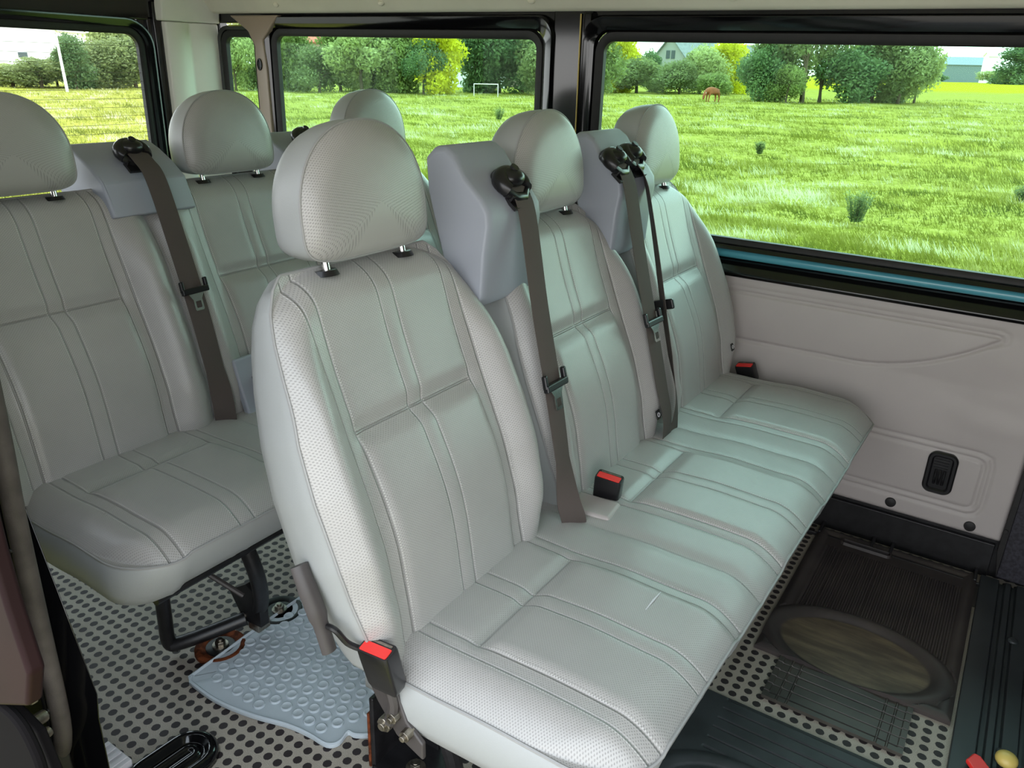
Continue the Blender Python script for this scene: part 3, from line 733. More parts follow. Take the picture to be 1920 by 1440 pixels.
# dark recess below the panel, rails on the floor edge
b = MB(); b.box(-2.1, 1.5, WY+.022, WY+.045, -.05, .72); struct('baseboard_far', b, M['metal_black'])
def mat_box(name, lab, cat, parts, loc): pass
b = MB()
for xx in (.50, .64, .69, .90): b.box(xx-.004, xx+.004, 1.285, 1.36, .001, .02)
b.box(.3, .925, 1.350, 1.358, .0, .10); b.box(.3, .925, 1.283, 1.290, .001, .012)
rl = b.build('floor_rail', M['metal_black'], None, loc=(.6, 1.3, 0), bevel=.002); tag(rl, 'black steel rail along the floor edge under the vinyl side panel', 'rail')
for i, (a, c_) in enumerate(((.51, .63), (.645, .685), (.70, .89))):
    q = MB()
    for ix in range(int((c_-a)/.017)):
        for iy in range(3): q.disc((a+.010+ix*.017, 1.302+iy*.017, .0005), (0, 0, 1), .0055, .0012, 12)
    q.build('perforated_strip', M['metal_grey'], rl)

# sill strip at the right with ribs, and the dark box
b = MB(); x = .912; prof = [(.912, -.03), (.912, .016)]
for k, (wd, h) in enumerate(((.045, .017), (.010, .006), (.018, .015), (.008, .006), (.034, .017), (.010, .007), (.020, .022), (.010, .008), (.06, .018), (.012, .006), (.09, .02), (.02, .006), (.2, .018))):
    prof += [(x+.003, h), (x+wd-.003, h), (x+wd, min(h, .006))]; x += wd
prof += [(x, -.03)]
b.prism(prof, lambda p: (p[0], -.40, p[1]+.001), lambda p: (p[0], 1.325, p[1]+.001))
sill = b.build('ribbed_step_strip', M['sill_rubber'], None, loc=(1.1, .45, 0), bevel=.0015, seg=2)
tag(sill, 'long black ribbed rubber step strip running down the right edge of the floor', 'step strip')
for yy in (1.06, .66):
    q = MB(); q.loft([[V(.998+r*math.cos(2*math.pi*j/20), yy+r*math.sin(2*math.pi*j/20), z) for j in range(20)] for r, z in ((.011, .016), (.012, .020), (.009, .023), (.003, .0225))], 0, True, True)
    q.build('screw_cover', M['sill_rubber'], sill, sharp=60)
b = MB(); b.prism([(.942, .018), (1.4, .018), (1.4, .62), (.942, .62)], lambda p: (p[0], 1.328, p[1]), lambda p: (p[0], 1.40, p[1]))
bx = b.build('door_post_cover', M['bracket_dark'], None, loc=(1.1, 1.36, 0), bevel=.006); tag(bx, 'dark speckled metal post cover at the right edge beyond the vinyl panel', 'post cover')
b = MB(); b.prism([(.930, .10), (.945, .02), (.948, .5), (.937, .5)], lambda p: (p[0], 1.318, p[1]), lambda p: (p[0], 1.335, p[1])); b.disc((.936, 1.318, .165), (0, -1, 0), .006, .006, 12)
sp_ = b.build('edge_seal', M['rubber'], bx, bevel=.002)

# rear wall with window in the right-hand door
RX = -2.10
fr_ = lambda a, z, d: V(RX-d, a, z)
root = empty('window_4', (RX, .62, .72)); root['kind'] = 'structure'
o = MB(); ring_frame(o, .20, 1.028, .72, 1.308, .05, ((.018, .0), (.022, -.016), (.036, -.022), (.052, -.022), (.056, .01)), fr_); o.build('window_frame', M['black_gloss'], root, sharp=40)
o = MB(); ring_frame(o, .20, 1.028, .72, 1.308, .05, ((-.004, .012), (-.004, -.006), (.006, -.012), (.020, -.010), (.026, .0)), fr_); o.build('rubber_seal', M['rubber'], root, sharp=40)
o = MB(); o.prism(rrect(.19, 1.038, .71, 1.318, .05, 6), lambda p: (RX-.004, p[0], p[1]), lambda p: (RX-.008, p[0], p[1])); g = o.build('glass', M['glass_rear'], root, sharp=30)
o = MB()
for k in range(18): z = 1.262-k*.030; o.box(RX-.0035, RX-.0025, .205, 1.025, z, z+.0012)
o.build('defroster_wire', plain('defroster_wire', srgb(120, 112, 84), .6), root)
root2 = empty('window_5', (RX, -.2, .72)); root2['kind'] = 'structure'
o = MB(); ring_frame(o, -.38, .06, .72, 1.308, .05, ((-.004, .012), (-.004, -.006), (.02, -.016), (.036, -.022), (.056, .01)), fr_); o.build('window_frame', M['black_gloss'], root2, sharp=40)
o = MB(); o.prism(rrect(-.39, .07, .71, 1.318, .05, 6), lambda p: (RX-.004, p[0], p[1]), lambda p: (RX-.008, p[0], p[1])); o.build('glass', M['glass_rear'], root2, sharp=30)
b = MB()
b.box(RX-.04, RX-.0, -.55, 1.42, -.05, .675); b.box(RX-.04, RX, -.55, 1.42, 1.355, 1.53); b.box(RX-.04, RX, 1.075, 1.42, .66, 1.37); b.box(RX-.04, RX, .10, .155, .66, 1.37); b.box(RX-.04, RX, -.55, -.42, .66, 1.37)
b.box(RX-.03, RX+.012, 1.095, 1.13, .3, 1.42); b.box(RX-.04, RX-.012, 1.042, 1.09, 1.322, 1.37)
struct('wall_rear', b, M['black_gloss'], bevel=.005)
b = MB(); b.tube([(RX+.006, 1.060, .6), (RX+.006, 1.064, 1.28), (RX+.006, 1.045, 1.335), (RX+.006, 1.0, 1.352)], .004, 8); b.tube([(RX+.006, .2, 1.353), (RX+.006, 1.0, 1.353)], .005, 8); b.disc((RX+.0, 1.082, 1.24), (1, 0, 0), .006, .006, 12)
struct('trim_7', b, M['metal_grey'])
# corner pillar: rounded pale column between rear wall and side wall
b = MB(); poly = [(-2.095, 1.125), (-2.07, 1.13), (-2.055, 1.16), (-2.055, 1.20), (-2.062, 1.225), (-2.045, 1.255), (-2.03, 1.30), (-2.03, 1.335), (-2.095, 1.335)]
b.prism(poly, lambda p: (p[0], p[1], .60), lambda p: (p[0], p[1], 1.355)); struct('trim_8', b, M['pillar'], bevel=.006)
b = MB(); poly2 = [(-2.098, 1.105), (-2.06, 1.11), (-2.045, 1.15), (-2.045, 1.22), (-2.025, 1.28), (-2.022, 1.338), (-2.098, 1.338)]
b.prism(poly2, lambda p: (p[0], p[1], 1.356), lambda p: (p[0]+.02, p[1], 1.50)); struct('trim_9', b, M['pillar'], bevel=.005)

# near side: door post with rubber seal, side body behind it
b = MB(); b.box(-2.1, -.182, -.502, -.482, -.05, .90); b.box(-2.1, 1.5, -.55, -.45, 1.40, 1.53)
pz = [(-.30, -.150), (.35, -.150), (.40, -.140), (.53, -.182), (.67, -.230), (.80, -.275), (1.45, -.40)]
struct('wall_near', b, M['metal_black'], bevel=.004); b = MB()
b.loft([[V(x-.045, -.475, z), V(x, -.447, z), V(x-.09, -.447, z), V(x-.11, -.475, z)] for z, x in pz], 0, True, True)
q = MB(); q.prism([(-.6, .462), (-.16, .462), (-.085, .45), (-.066, .40), (-.04, .33), (.0, .1), (.0, -.3), (-.6, -.3)], lambda p: (p[0], -.552, p[1]), lambda p: (p[0], -.540, p[1])); struct('trim_11', q, M['matte_black'], bevel=.003)
struct('trim_10', b, M['black_gloss'], bevel=.004)
sealp = [(-.148, -.489, 1.3), (-.150, -.489, 1.0), (-.156, -.489, .806), (-.164, -.489, .709), (-.168, -.489, .553), (-.170, -.489, .387), (-.184, -.489, .32), (-.216, -.489, .248), (-.23, -.489, .10), (-.23, -.489, -.1)]
b = MB(); b.tube(smooth_path(sealp, 8), .0125, 14); b.tube(smooth_path([V(p)+V(.022, .010, 0) for p in map(Vector, sealp)] if False else [Vector(p)+Vector((-.020, .010, 0)) for p in sealp], 8), .009, 10)
tg = b.build('door_seal', M['seal'], None, loc=(-.27, -.487, 0), sharp=0); tag(tg, 'thick worn grey rubber seal around the door opening at the left edge', 'door seal')
for zz, xx in ((.66, -.168), (.53, -.171), (.40, -.172)):
    q = MB(); q.disc((xx+.004, -.502, zz), (0, -1, 0), .0028, .0022, 10); q.build('seal_hole', M['rubber'], tg)
b = MB(); b.prism([(-.03, 1.2), (-.024, .75), (-.018, .68), (-.004, .60), (-.03, .54), (-.147, .477), (-.6, .44), (-.95, .44), (-.95, 1.2)], lambda p: (p[0], -.575, p[1]), lambda p: (p[0], -.555, p[1]))
sd = b.build('sliding_door', M['dark_red'], None, loc=(-.65, -.56, 0), bevel=.006); tag(sd, 'dark red painted sliding door slid back at the lower left edge', 'sliding door')
q = MB(); q.tube(smooth_path([(-.30, -.565, .46), (-.147, -.565, .477), (-.09, -.565, .475), (-.065, -.565, .44), (-.058, -.565, .40), (-.03, -.565, .34), (-.0, -.565, .1)], 5), .007, 10); q.build('door_edge', M['matte_black'], sd)
q = MB(); q.disc((-.135, -.52, .425), (.3, -1, .2), .009, .02, 10); q.obox((-.142, -.53, .455), (.013, 0, .004), (0, .005, 0), (0, 0, .004)); q.disc((-.133, -.52, .40), (.3, -1, 0), .008, .016, 10); q.build('striker_bolt', M['steel'], sd, bevel=.002)
# sill pieces at the door foot
b = MB(); b.prism([(-.42, -.405), (-.30, -.405), (-.30, -.36), (-.42, -.36)], lambda p: (p[0], p[1], -.02), lambda p: (p[0]-.005, p[1], .035)); sq = b.build('sill_sealant', M['tan'], None, loc=(-.35, -.38, 0), bevel=.008); tag(sq, 'lump of tan sealant at the foot of the door post', 'sealant')
b = MB(); b.box(-.43, -.355, -.37, -.318, .0, .03)
for k in range(4): b.box(-.427+k*.018, -.418+k*.018, -.368, -.320, .03, .033)
sq = b.build('plastic_block', M['white_plastic'], None, loc=(-.39, -.345, 0), bevel=.003); tag(sq, 'milky white plastic block on the dotted floor by the door post', 'plastic block')

# oval black moulding on the floor
root = empty('floor_moulding', (-.30, -.26, 0)); tag(root, 'glossy black oval loop moulding lying on the dotted floor at the bottom left', 'floor moulding')
c0 = V(-.302, -.275, 0); ax = V(.06, 1, 0).normalized(); bx_ = V(1, -.06, 0)
def stad(L, r, z, n=14):
    pts = []
    for k in range(n+1): a = math.pi*k/n; pts.append(c0+ax*(L+r*math.sin(a))+bx_*(r*math.cos(a))+V(0, 0, z))
    for k in range(n+1): a = math.pi+math.pi*k/n; pts.append(c0+ax*(-L+r*math.sin(a))+bx_*(r*math.cos(a))+V(0, 0, z))
    return pts
b = MB(); b.loft([stad(.035, .056, .0), stad(.035, .054, .012), stad(.035, .046, .020), stad(.035, .036, .018), stad(.035, .030, .008), stad(.035, .024, .006), stad(.035, .02, .012), stad(.035, .012, .016), stad(.035, .008, .010), stad(.035, .001, .009)], 0, True, True)
b.build('oval_body', M['black_gloss'], root, sharp=0)

# ------------------------------------------------------------------ mats
def heightmat(name, x0, x1, y0, y1, nx, ny, zf, mat, loc, inside=None):
    b = MB(); vs = []
    for i in range(nx+1):
        for j in range(ny+1):
            x = x0+(x1-x0)*i/nx; y = y0+(y1-y0)*j/ny; vs.append((x, y, zf(x, y)))
    W = ny+1; b.add(vs, [(i*W+j, (i+1)*W+j, (i+1)*W+j+1, i*W+j+1) for i in range(nx) for j in range(ny)])
    ed = [i*W for i in range(nx)]+[nx*W+j for j in range(ny)]+[i*W+ny for i in range(nx, 0, -1)]+[j for j in range(ny, 0, -1)]
    k = len(b.v); b.v += [(b.v[e][0], b.v[e][1], .001) for e in ed]; n = len(ed)
    for j in range(n): b.f.append((ed[j], ed[(j+1) % n], k+(j+1) % n, k+j)); b.m.append(0)
    return b.build(name, mat, None, loc=loc, sharp=50)
OX, OY = .69, .81
def z_oval(x, y):
    X0, X1, Y0, Y1 = .495, .905, .70, 1.325
    d = min(x-X0, X1-x, y-Y0, Y1-y); z = .010
    if d < .03: z = .010+.006*math.sin(math.pi*min(1, d/.03))
    rr = math.hypot((x-OX)/.175, (y-OY)/.115)
    if rr < 1.22:
        if rr > 1.0: z = .011+.006*math.sin(math.pi*(rr-1)/.22)
        elif rr > .93: z = .011-.007*(1-rr)/.07
        else: z = .004
    elif .535 < x < .875 and .74 < y < 1.235 and y > OY-.02:
        z += .0022*(1 if math.sin(2*math.pi*x/.0115) > 0 else -1)*.9
    if 1.262 < y < 1.292 and .56 < x < .70:
        q = max(abs(x-.63)-.055, 0); e = math.hypot(q, abs(y-1.277)); z = .004 if e < .007 else .018 if e < .013 else z
    return z+.001
o = heightmat('black_floor_mat', .495, .905, .70, 1.325, 210, 250, z_oval, M['mat_oval'], (.69, 1.01, 0))
tag(o, 'black ribbed rubber mat with a dusty brown oval recess on the floor at right', 'floor mat')
def z_clear(x, y):
    z = .0065
    dx = min(x-.555, .835-x); dy = y-.555
    if min(dx, dy) < .012: z = .009
    if (y-.57) % .027 < .003: z -= .003
    for q in (.03, .052):
        if abs(dx-q) < .0018: z += .0025
    return z
o = heightmat('clear_floor_mat', .555, .835, .553, .703, 150, 110, z_clear, M['mat_clear'], (.69, .63, 0))
tag(o, 'smoky ribbed mat with a thin line grid sticking out under the oval-recess mat', 'floor mat')
def z_low(x, y):
    z = .005
    if (y-.29) % .030 < .003 and x > .50: z -= .0028
    rr = math.hypot((x-.60)/.16, (y-.22)/.12)
    if rr < 1.15: z = .005+.004*math.sin(math.pi*max(0, rr-.9)/.25) if rr > .9 else .003
    return z
o = heightmat('dark_floor_mat', .45, .845, .10, .505, 200, 170, z_low, M['mat_dark'], (.65, .32, 0))
tag(o, 'dark grey-green floor mat with long parallel grooves at the bottom right beside the bench', 'floor mat')
# far-side thin film mat
o = heightmat('film_floor_mat', .50, .915, 1.18, 1.282, 20, 6, lambda x, y: .0025, M['mat_clear'], (.7, 1.2, 0)); tag(o, 'thin shiny black film lying between the oval-recess mat and the side panel', 'floor film')

# grey studded mat
out = [(-.457, -.125), (-.37, -.127), (-.28, -.112), (-.20, -.088), (-.145, -.080), (-.100, -.078), (-.084, -.060), (-.088, -.032), (-.070, -.028), (-.045, .0), (-.04, .10), (-.06, .50), (-.49, .50), (-.487, .20), (-.475, -.085), (-.470, -.112)]
def inpoly(x, y, P):
    c = False; j = len(P)-1
    for i in range(len(P)):
        if (P[i][1] > y) != (P[j][1] > y) and x < (P[j][0]-P[i][0])*(y-P[i][1])/(P[j][1]-P[i][1])+P[i][0]: c = not c
        j = i
    return c
outs = [(p.x, p.y) for p in smooth_path([(x, y, 0) for x, y in out+[out[0]]], 4)[:-1]]
cxm, cym = -.27, .15
def zmat(x, y): return .010+.010*sstep(-.35, -.48, -y-.0) if False else .010
b = MB(); n = len(outs)
def orr(s, z): return [V(cxm+(x-cxm)*s, cym+(y-cym)*s, z) for x, y in outs]
b.loft([orr(.99, .001), orr(1.0, .004), orr(1.0, .012), orr(.985, .0135), orr(.97, .009), orr(.5, .009), orr(.02, .009)], 0, True, True)
row = 0; y = -.11
while y < .49:
    x = -.47+(.0165 if row % 2 else 0)
    while x < -.03:
        if inpoly(x, y, out) and min(pdist(x, y, out+[out[0]]), 9) > .026:
            b.loft([[V(x+r*math.cos(2*math.pi*j/18), y+r*math.sin(2*math.pi*j/18), z) for j in range(18)] for r, z in ((.0125, .009), (.0118, .0118), (.0100, .0128), (.009, .0120), (.001, .0120))], 0)
        x += .033
    y += .0285; row += 1
o = b.build('studded_floor_mat', M['grey_mat'], None, loc=(-.27, .1, 0), sharp=45)
tag(o, 'light grey rubber mat covered in round studs behind the front bench', 'floor mat')

# red piece and yellow piece on the sill
b = MB(); b.prism([(.938, .585), (.950, .612), (.962, .610), (1.02, .535), (.985, .52)], lambda p: (p[0], p[1], .024), lambda p: (p[0], p[1], .034))
o = b.build('red_plastic_tab', M['red'], None, loc=(.96, .58, .024), bevel=.004); tag(o, 'bright red pointed plastic tab on the ribbed step strip at the bottom right corner', 'plastic tab')
b = MB(); b.ball((1.004, .628, .034), .020, .020, .015, 18, 10)
o = b.build('yellow_cap', M['cap_and_reflection'], None, loc=(1.004, .628, .02)); tag(o, 'small pale yellow cap on the step strip in the bottom right corner', 'cap')

# ------------------------------------------------------------------ outdoors
def raydir(px, py): return (d_+cr*((px-960)/FPX)+cu*((720-py)/FPX))
a_, b_ = raydir(0, 106), raydir(1920, 145)
GN = b_.cross(a_).normalized()
if GN.z < 0: GN = -GN
EYE = 1.95
GF = (d_-GN*d_.dot(GN)).normalized(); GR = GF.cross(GN).normalized()
GO = CAM-GN*EYE
PHI = math.asin(-d_.dot(GN))
G4 = Matrix((GR, GF, GN)).transposed().to_4x4(); G4.translation = GO
def at(px, dist):                                   # a bearing and a distance over the field -> ground coordinates
    return ((px-960)/FPX*(dist*math.cos(PHI)+EYE*math.sin(PHI)), dist)
def gempty(name, gx, gy, rz=0.0, sc=1.0):
    o = bpy.data.objects.new(name, None); COL.objects.link(o)
    o.matrix_world = G4 @ Matrix.Translation((gx, gy, 0)) @ Matrix.Rotation(rz, 4, 'Z') @ Matrix.Scale(sc, 4)
    OFF[o.name] = Vector((0, 0, 0)); return o
def gpart(mb, name, mats, parent, **k):
    o = mb.build(name, mats, None, **k); o.parent = parent; OFF[o.name] = V(0, 0, 0); return o
def hn(x, y): return .045*math.sin(x*.9+1.3*math.sin(y*.5))+.035*math.sin(y*1.4+x*.35)+.02*math.sin(3.1*x+2.2*y)

def field_mat():
    m, nt, b = newmat('meadow'); x = NX(nt)
    t = nt.nodes.new('ShaderNodeTexCoord').outputs['Object']; sep = nt.nodes.new('ShaderNodeSeparateXYZ'); nt.links.new(t, sep.inputs[0])
    n1 = x.noise(t, .9, 6, .6); n2 = x.noise(t, 7, 5, .65); n3 = x.noise(t, .12, 3)
    mp = nt.nodes.new('ShaderNodeMapping'); mp.inputs['Scale'].default_value = (1.2, 3.2, 1); nt.links.new(t, mp.inputs[0]); n4 = x.noise(mp.outputs[0], 2.2, 6, .7)
    base = x.mix(x.rng(n1, .3, .7), (0.165, 0.177, 0.024), (0.247, 0.248, 0.044))
    base = x.mix(x.rng(n2, .35, .75), base, (0.345, 0.334, 0.088))
    base = x.mix(x('MULTIPLY', x.rng(n4, .55, .75), .7), base, (0.540, 0.511, 0.208))  # pale highlights on the grass mixed into the ground colour
    base = x.mix(x('MULTIPLY', x.rng(n3, .5, .7), .3), base, (0.300, 0.284, 0.012))
    yb = x('MULTIPLY', x.rng(sep.outputs[1], 100, 118), x('SUBTRACT', 1.0, x.rng(sep.outputs[1], 330, 360)))
    base = x.mix(yb, base, (.32, .30, .02))
    nt.links.new(base, b.inputs['Base Color']); b.inputs['Roughness'].default_value = 1; b.inputs['Specular IOR Level'].default_value = 0
    x.bump(n2, .6, .05, b); return m
M['field'] = field_mat()
def grass_mat():
    m, nt, b = newmat('grass_blades'); x = NX(nt)
    at_ = nt.nodes.new('ShaderNodeAttribute'); at_.attribute_name = 'tone'
    r = nt.nodes.new('ShaderNodeValToRGB'); nt.links.new(at_.outputs['Fac'], r.inputs[0]); e = r.color_ramp.elements
    e[0].position = 0; e[0].color = (.105, .130, .024, 1); e[1].position = 1; e[1].color = (*srgb(206, 206, 170), 1)
    for p, c in ((.35, (0.195, 0.206, 0.024)), (.65, (0.285, 0.284, 0.060)), (.85, (0.405, 0.383, 0.128))):
        q = e.new(p); q.color = (*c, 1)
    nt.links.new(r.outputs[0], b.inputs['Base Color']); b.inputs['Roughness'].default_value = .8; b.inputs['Specular IOR Level'].default_value = .05
    tr = nt.nodes.new('ShaderNodeBsdfTranslucent'); nt.links.new(r.outputs[0], tr.inputs[0]); mx = nt.nodes.new('ShaderNodeMixShader'); mx.inputs[0].default_value = .4
    o = [n for n in nt.nodes if n.type == 'OUTPUT_MATERIAL'][0]
    nt.links.new(b.outputs[0], mx.inputs[1]); nt.links.new(tr.outputs[0], mx.inputs[2]); nt.links.new(mx.outputs[0], o.inputs[0]); return m
M['grass'] = grass_mat()

ys = [-12, -6, -3, 0]+[0.5*1.062**k for k in range(1, 125)]; ys = [y for y in ys if y < 700]
b = MB(); vs = []; NXg = 120
for y in ys:
    wd = max(14, abs(y)*1.7)
    for i in range(NXg+1):
        x = -wd+2*wd*i/NXg; vs.append((x, y, hn(x, y)*(1 if y > 2 else .3)))
W = NXg+1
b.add(vs, [(j*W+i, j*W+i+1, (j+1)*W+i+1, (j+1)*W+i) for j in range(len(ys)-1) for i in range(NXg)])
fo = b.build('field', M['field'], None, sharp=0); fo.matrix_world = G4; fo['kind'] = 'structure'

# meadow grass, uncountable blades
def blades(name, N, rmin, rmax, h0, h1, pose=None):
    dist = rmin*(rmax/rmin)**rng.random(N); az = np.radians(-50+84*rng.random(N))
    cx = dist*np.tan(az)*1.0; cy = dist.copy()
    k = 5; X = np.repeat(cx, k)+rng.normal(0, .05, N*k)*np.repeat(np.sqrt(dist/8), k); Y = np.repeat(cy, k)+rng.normal(0, .06, N*k)*np.repeat(np.sqrt(dist/8), k)
    dd = np.repeat(dist, k); Z = .045*np.sin(X*.9+1.3*np.sin(Y*.5))+.035*np.sin(Y*1.4+X*.35)+.02*np.sin(3.1*X+2.2*Y)
    H = (h0+(h1-h0)*rng.random(N*k)**2); patch = .5+.5*np.sin(X*.7+2*np.sin(Y*.43))*np.sin(Y*.9+1.1*np.sin(X*.31))
    H = H*(.5+patch)
    wv = .0045*np.sqrt(dd/8)*(1+rng.random(N*k)); th = rng.random(N*k)*6.283
    lean = H*(.3+.9*rng.random(N*k)); la = 2.4+rng.normal(0, .9, N*k)
    P = np.empty((N*k, 3, 3)); P[:, 0] = np.stack([X-wv*np.cos(th), Y-wv*np.sin(th), Z-.01], 1); P[:, 1] = np.stack([X+wv*np.cos(th), Y+wv*np.sin(th), Z-.01], 1)
    P[:, 2] = np.stack([X+lean*np.cos(la), Y+lean*np.sin(la), Z+H], 1)
    me = bpy.data.meshes.new(name); nv = N*k*3
    me.vertices.add(nv); me.vertices.foreach_set('co', P.reshape(-1)); me.loops.add(nv); me.loops.foreach_set('vertex_index', np.arange(nv, dtype=np.int32))
    me.polygons.add(N*k); me.polygons.foreach_set('loop_start', np.arange(0, nv, 3, dtype=np.int32)); me.polygons.foreach_set('loop_total', np.full(N*k, 3, dtype=np.int32))
    def fbm(sx, sy, seed):
        r = np.random.default_rng(seed); v = 0
        for k in range(14):
            fx, fy, ph = r.normal(0, 1)*sx, r.normal(0, 1)*sy, r.uniform(0, 6.28); v = v+np.sin(fx*X+fy*Y+ph)
        return v/math.sqrt(7)
    pale = 1/(1+np.exp(-(fbm(.8, 2.6, 3)*1.3+fbm(2.5, 5, 5)*1.0-.9)*1.6)); darkp = 1/(1+np.exp(-(fbm(.9, 1.3, 9)+fbm(3, 3, 12)*.8-1.2)*2))  # pale streaks put the grass highlights into the blade tone
    tone = np.clip(.30+.30*(rng.random(N*k)-.35)+.78*pale-.38*darkp, 0, 1)
    at_ = me.attributes.new('tone', 'FLOAT', 'POINT'); at_.data.foreach_set('value', np.repeat(tone, 3).astype(np.float32))
    me.materials.append(M['grass']); me.update(); me.validate()
    o = bpy.data.objects.new(name, me); COL.objects.link(o); o.matrix_world = G4; return o
o = blades('meadow_grass', 70000, 5.0, 70, .03, .17); tag(o, 'bright green uncut meadow grass with highlights coloured in as pale streaks outside the windows', 'grass', kind='stuff')

# leaf clouds
def leaf_mat(name, c1, c2):
    m, nt, b = newmat(name); x = NX(nt); t = nt.nodes.new('ShaderNodeTexCoord').outputs['Object']
    n = x.noise(t, 1.3, 4, .7); n2 = x.noise(t, 9, 2)
    col = x.mix(x.rng(n, .35, .65), c1, c2); col = x.mix(x('MULTIPLY', x.rng(n2, .4, .7), .5), col, tuple(min(1, c*1.5) for c in c2))
    nt.links.new(col, b.inputs['Base Color']); b.inputs['Roughness'].default_value = .6; b.inputs['Specular IOR Level'].default_value = .3
    tr = nt.nodes.new('ShaderNodeBsdfTranslucent'); nt.links.new(col, tr.inputs[0]); mx = nt.nodes.new('ShaderNodeMixShader'); mx.inputs[0].default_value = .45
    o = [n_ for n_ in nt.nodes if n_.type == 'OUTPUT_MATERIAL'][0]
    nt.links.new(b.outputs[0], mx.inputs[1]); nt.links.new(tr.outputs[0], mx.inputs[2]); nt.links.new(mx.outputs[0], o.inputs[0]); return m
LM = {'mid': leaf_mat('leaves_mid_green', (0.174, 0.227, 0.064), (0.295, 0.364, 0.110)), 'dark': leaf_mat('leaves_dark_green', (0.086, 0.155, 0.058), (0.166, 0.246, 0.092)),
      'lime': leaf_mat('leaves_lime', (0.470, 0.455, 0.018), (0.696, 0.673, 0.035)), 'pale': leaf_mat('leaves_pale_green', (0.278, 0.328, 0.116), (0.434, 0.482, 0.190)),
      'olive': leaf_mat('leaves_grey_green', (0.148, 0.191, 0.067), (0.278, 0.328, 0.128))}
M['bark'] = plain('bark', srgb(104, 92, 72), .85, 0, .2, 8, .2)
def leaf_mesh(seed, kind):
    r = np.random.default_rng(seed); blobs = []
    if kind == 'bush':
        for _ in range(11): blobs.append((r.uniform(-.33, .33), r.uniform(-.3, .3), r.uniform(.15, .78), r.uniform(.16, .26)))
        n = 8000; s = .026
    elif kind == 'tree':
        for _ in range(26): a = r.uniform(0, 6.28); z = r.uniform(.08, .88); q = r.uniform(.05, .36)*(1-.5*z); blobs.append((q*math.cos(a), q*math.sin(a), z, r.uniform(.11, .19)))
        n = 9000; s = .024
    else:   # loose, light crown
        for _ in range(20): a = r.uniform(0, 6.28); q = r.uniform(.05, .38); blobs.append((q*math.cos(a), q*math.sin(a), r.uniform(.35, .95), r.uniform(.07, .13)))
        n = 4200; s = .018
    vol = np.array([bq[3]**2 for bq in blobs]); pick = r.choice(len(blobs), n, p=vol/vol.sum()); B = np.array(blobs)[pick]
    dv = r.normal(size=(n, 3)); dv /= np.linalg.norm(dv, axis=1)[:, None]; rad = B[:, 3]*(r.random(n)**.25)*(1+.15*r.normal(size=n))
    P = B[:, :3]+dv*rad[:, None]; P[:, 2] = np.abs(P[:, 2])
    t1 = r.normal(size=(n, 3)); t1 /= np.linalg.norm(t1, axis=1)[:, None]; t2 = np.cross(t1, r.normal(size=(n, 3))); t2 /= np.linalg.norm(t2, axis=1)[:, None]
    sz = s*(.6+.8*r.random(n))[:, None]
    Q = np.stack([P-t1*sz, P+t2*sz*.5, P+t1*sz, P-t2*sz*.5], 1)
    return [tuple(q) for q in Q.reshape(-1, 3)], [(4*i, 4*i+1, 4*i+2, 4*i+3) for i in range(n)]
LME = {}
def leafobj(kind, seed, matk):
    key = (kind, seed, matk)
    if key not in LME:
        vs, fs = leaf_mesh(seed, kind); me = bpy.data.meshes.new('foliage'); me.from_pydata(vs, [], fs); me.materials.append(LM[matk]); LME[key] = me
    o = bpy.data.objects.new('foliage', LME[key]); COL.objects.link(o); return o
def trunk_mb(kind, seed):
    r = random.Random(seed); b = MB()
    if kind == 'loose':
        for k in range(3):
            a = r.uniform(0, 6.28); p = [V(.02*k-.02, 0, -.02), V(.03*math.cos(a), .03*math.sin(a), .25), V(.10*math.cos(a), .1*math.sin(a), .55), V(.2*math.cos(a), .2*math.sin(a), .88)]
            b.tube(smooth_path(p, 4), [.022-.018*i/12 for i in range(13)], 7)
            for q in range(4):
                c0_ = p[1+q % 2]*.5+p[2]*.5; a2 = r.uniform(0, 6.28); b.tube([c0_, c0_+V(.12*math.cos(a2), .12*math.sin(a2), .16), c0_+V(.2*math.cos(a2), .2*math.sin(a2), .34)], [.008, .005, .002], 5)
    else:
        b.tube([V(0, 0, -.02), V(.01, 0, .25), V(.0, .02, .5), V(.02, 0, .7)], [.028, .022, .014, .006], 7)
        for q in range(5): a = r.uniform(0, 6.28); b.tube([V(0, 0, .2+.08*q), V(.12*math.cos(a), .12*math.sin(a), .34+.09*q), V(.22*math.cos(a), .22*math.sin(a), .42+.09*q)], [.012, .007, .002], 5)
    return b
def tree(px, dist, w, h, kind, matk, label, group=None, name=None, seed=None):
    gx, gy = at(px, dist); root = gempty(name or ('tree' if kind != 'bush' else 'bush'), gx, gy, random.uniform(0, 6.28))
    seed = (seed if seed is not None else random.randint(0, 2))
    f = leafobj(kind, seed, matk); f.parent = root; w *= 1.12; h *= 1.2 if dist < 100 else 1; f.scale = (w, w, h)
    t = gpart(trunk_mb(kind, seed), 'trunk', M['bark'], root); t.scale = (w, w, h)
    tag(root, label, 'tree' if kind != 'bush' else 'bush', group); return root
HG = 'trees and bushes of the hedge across the meadow'
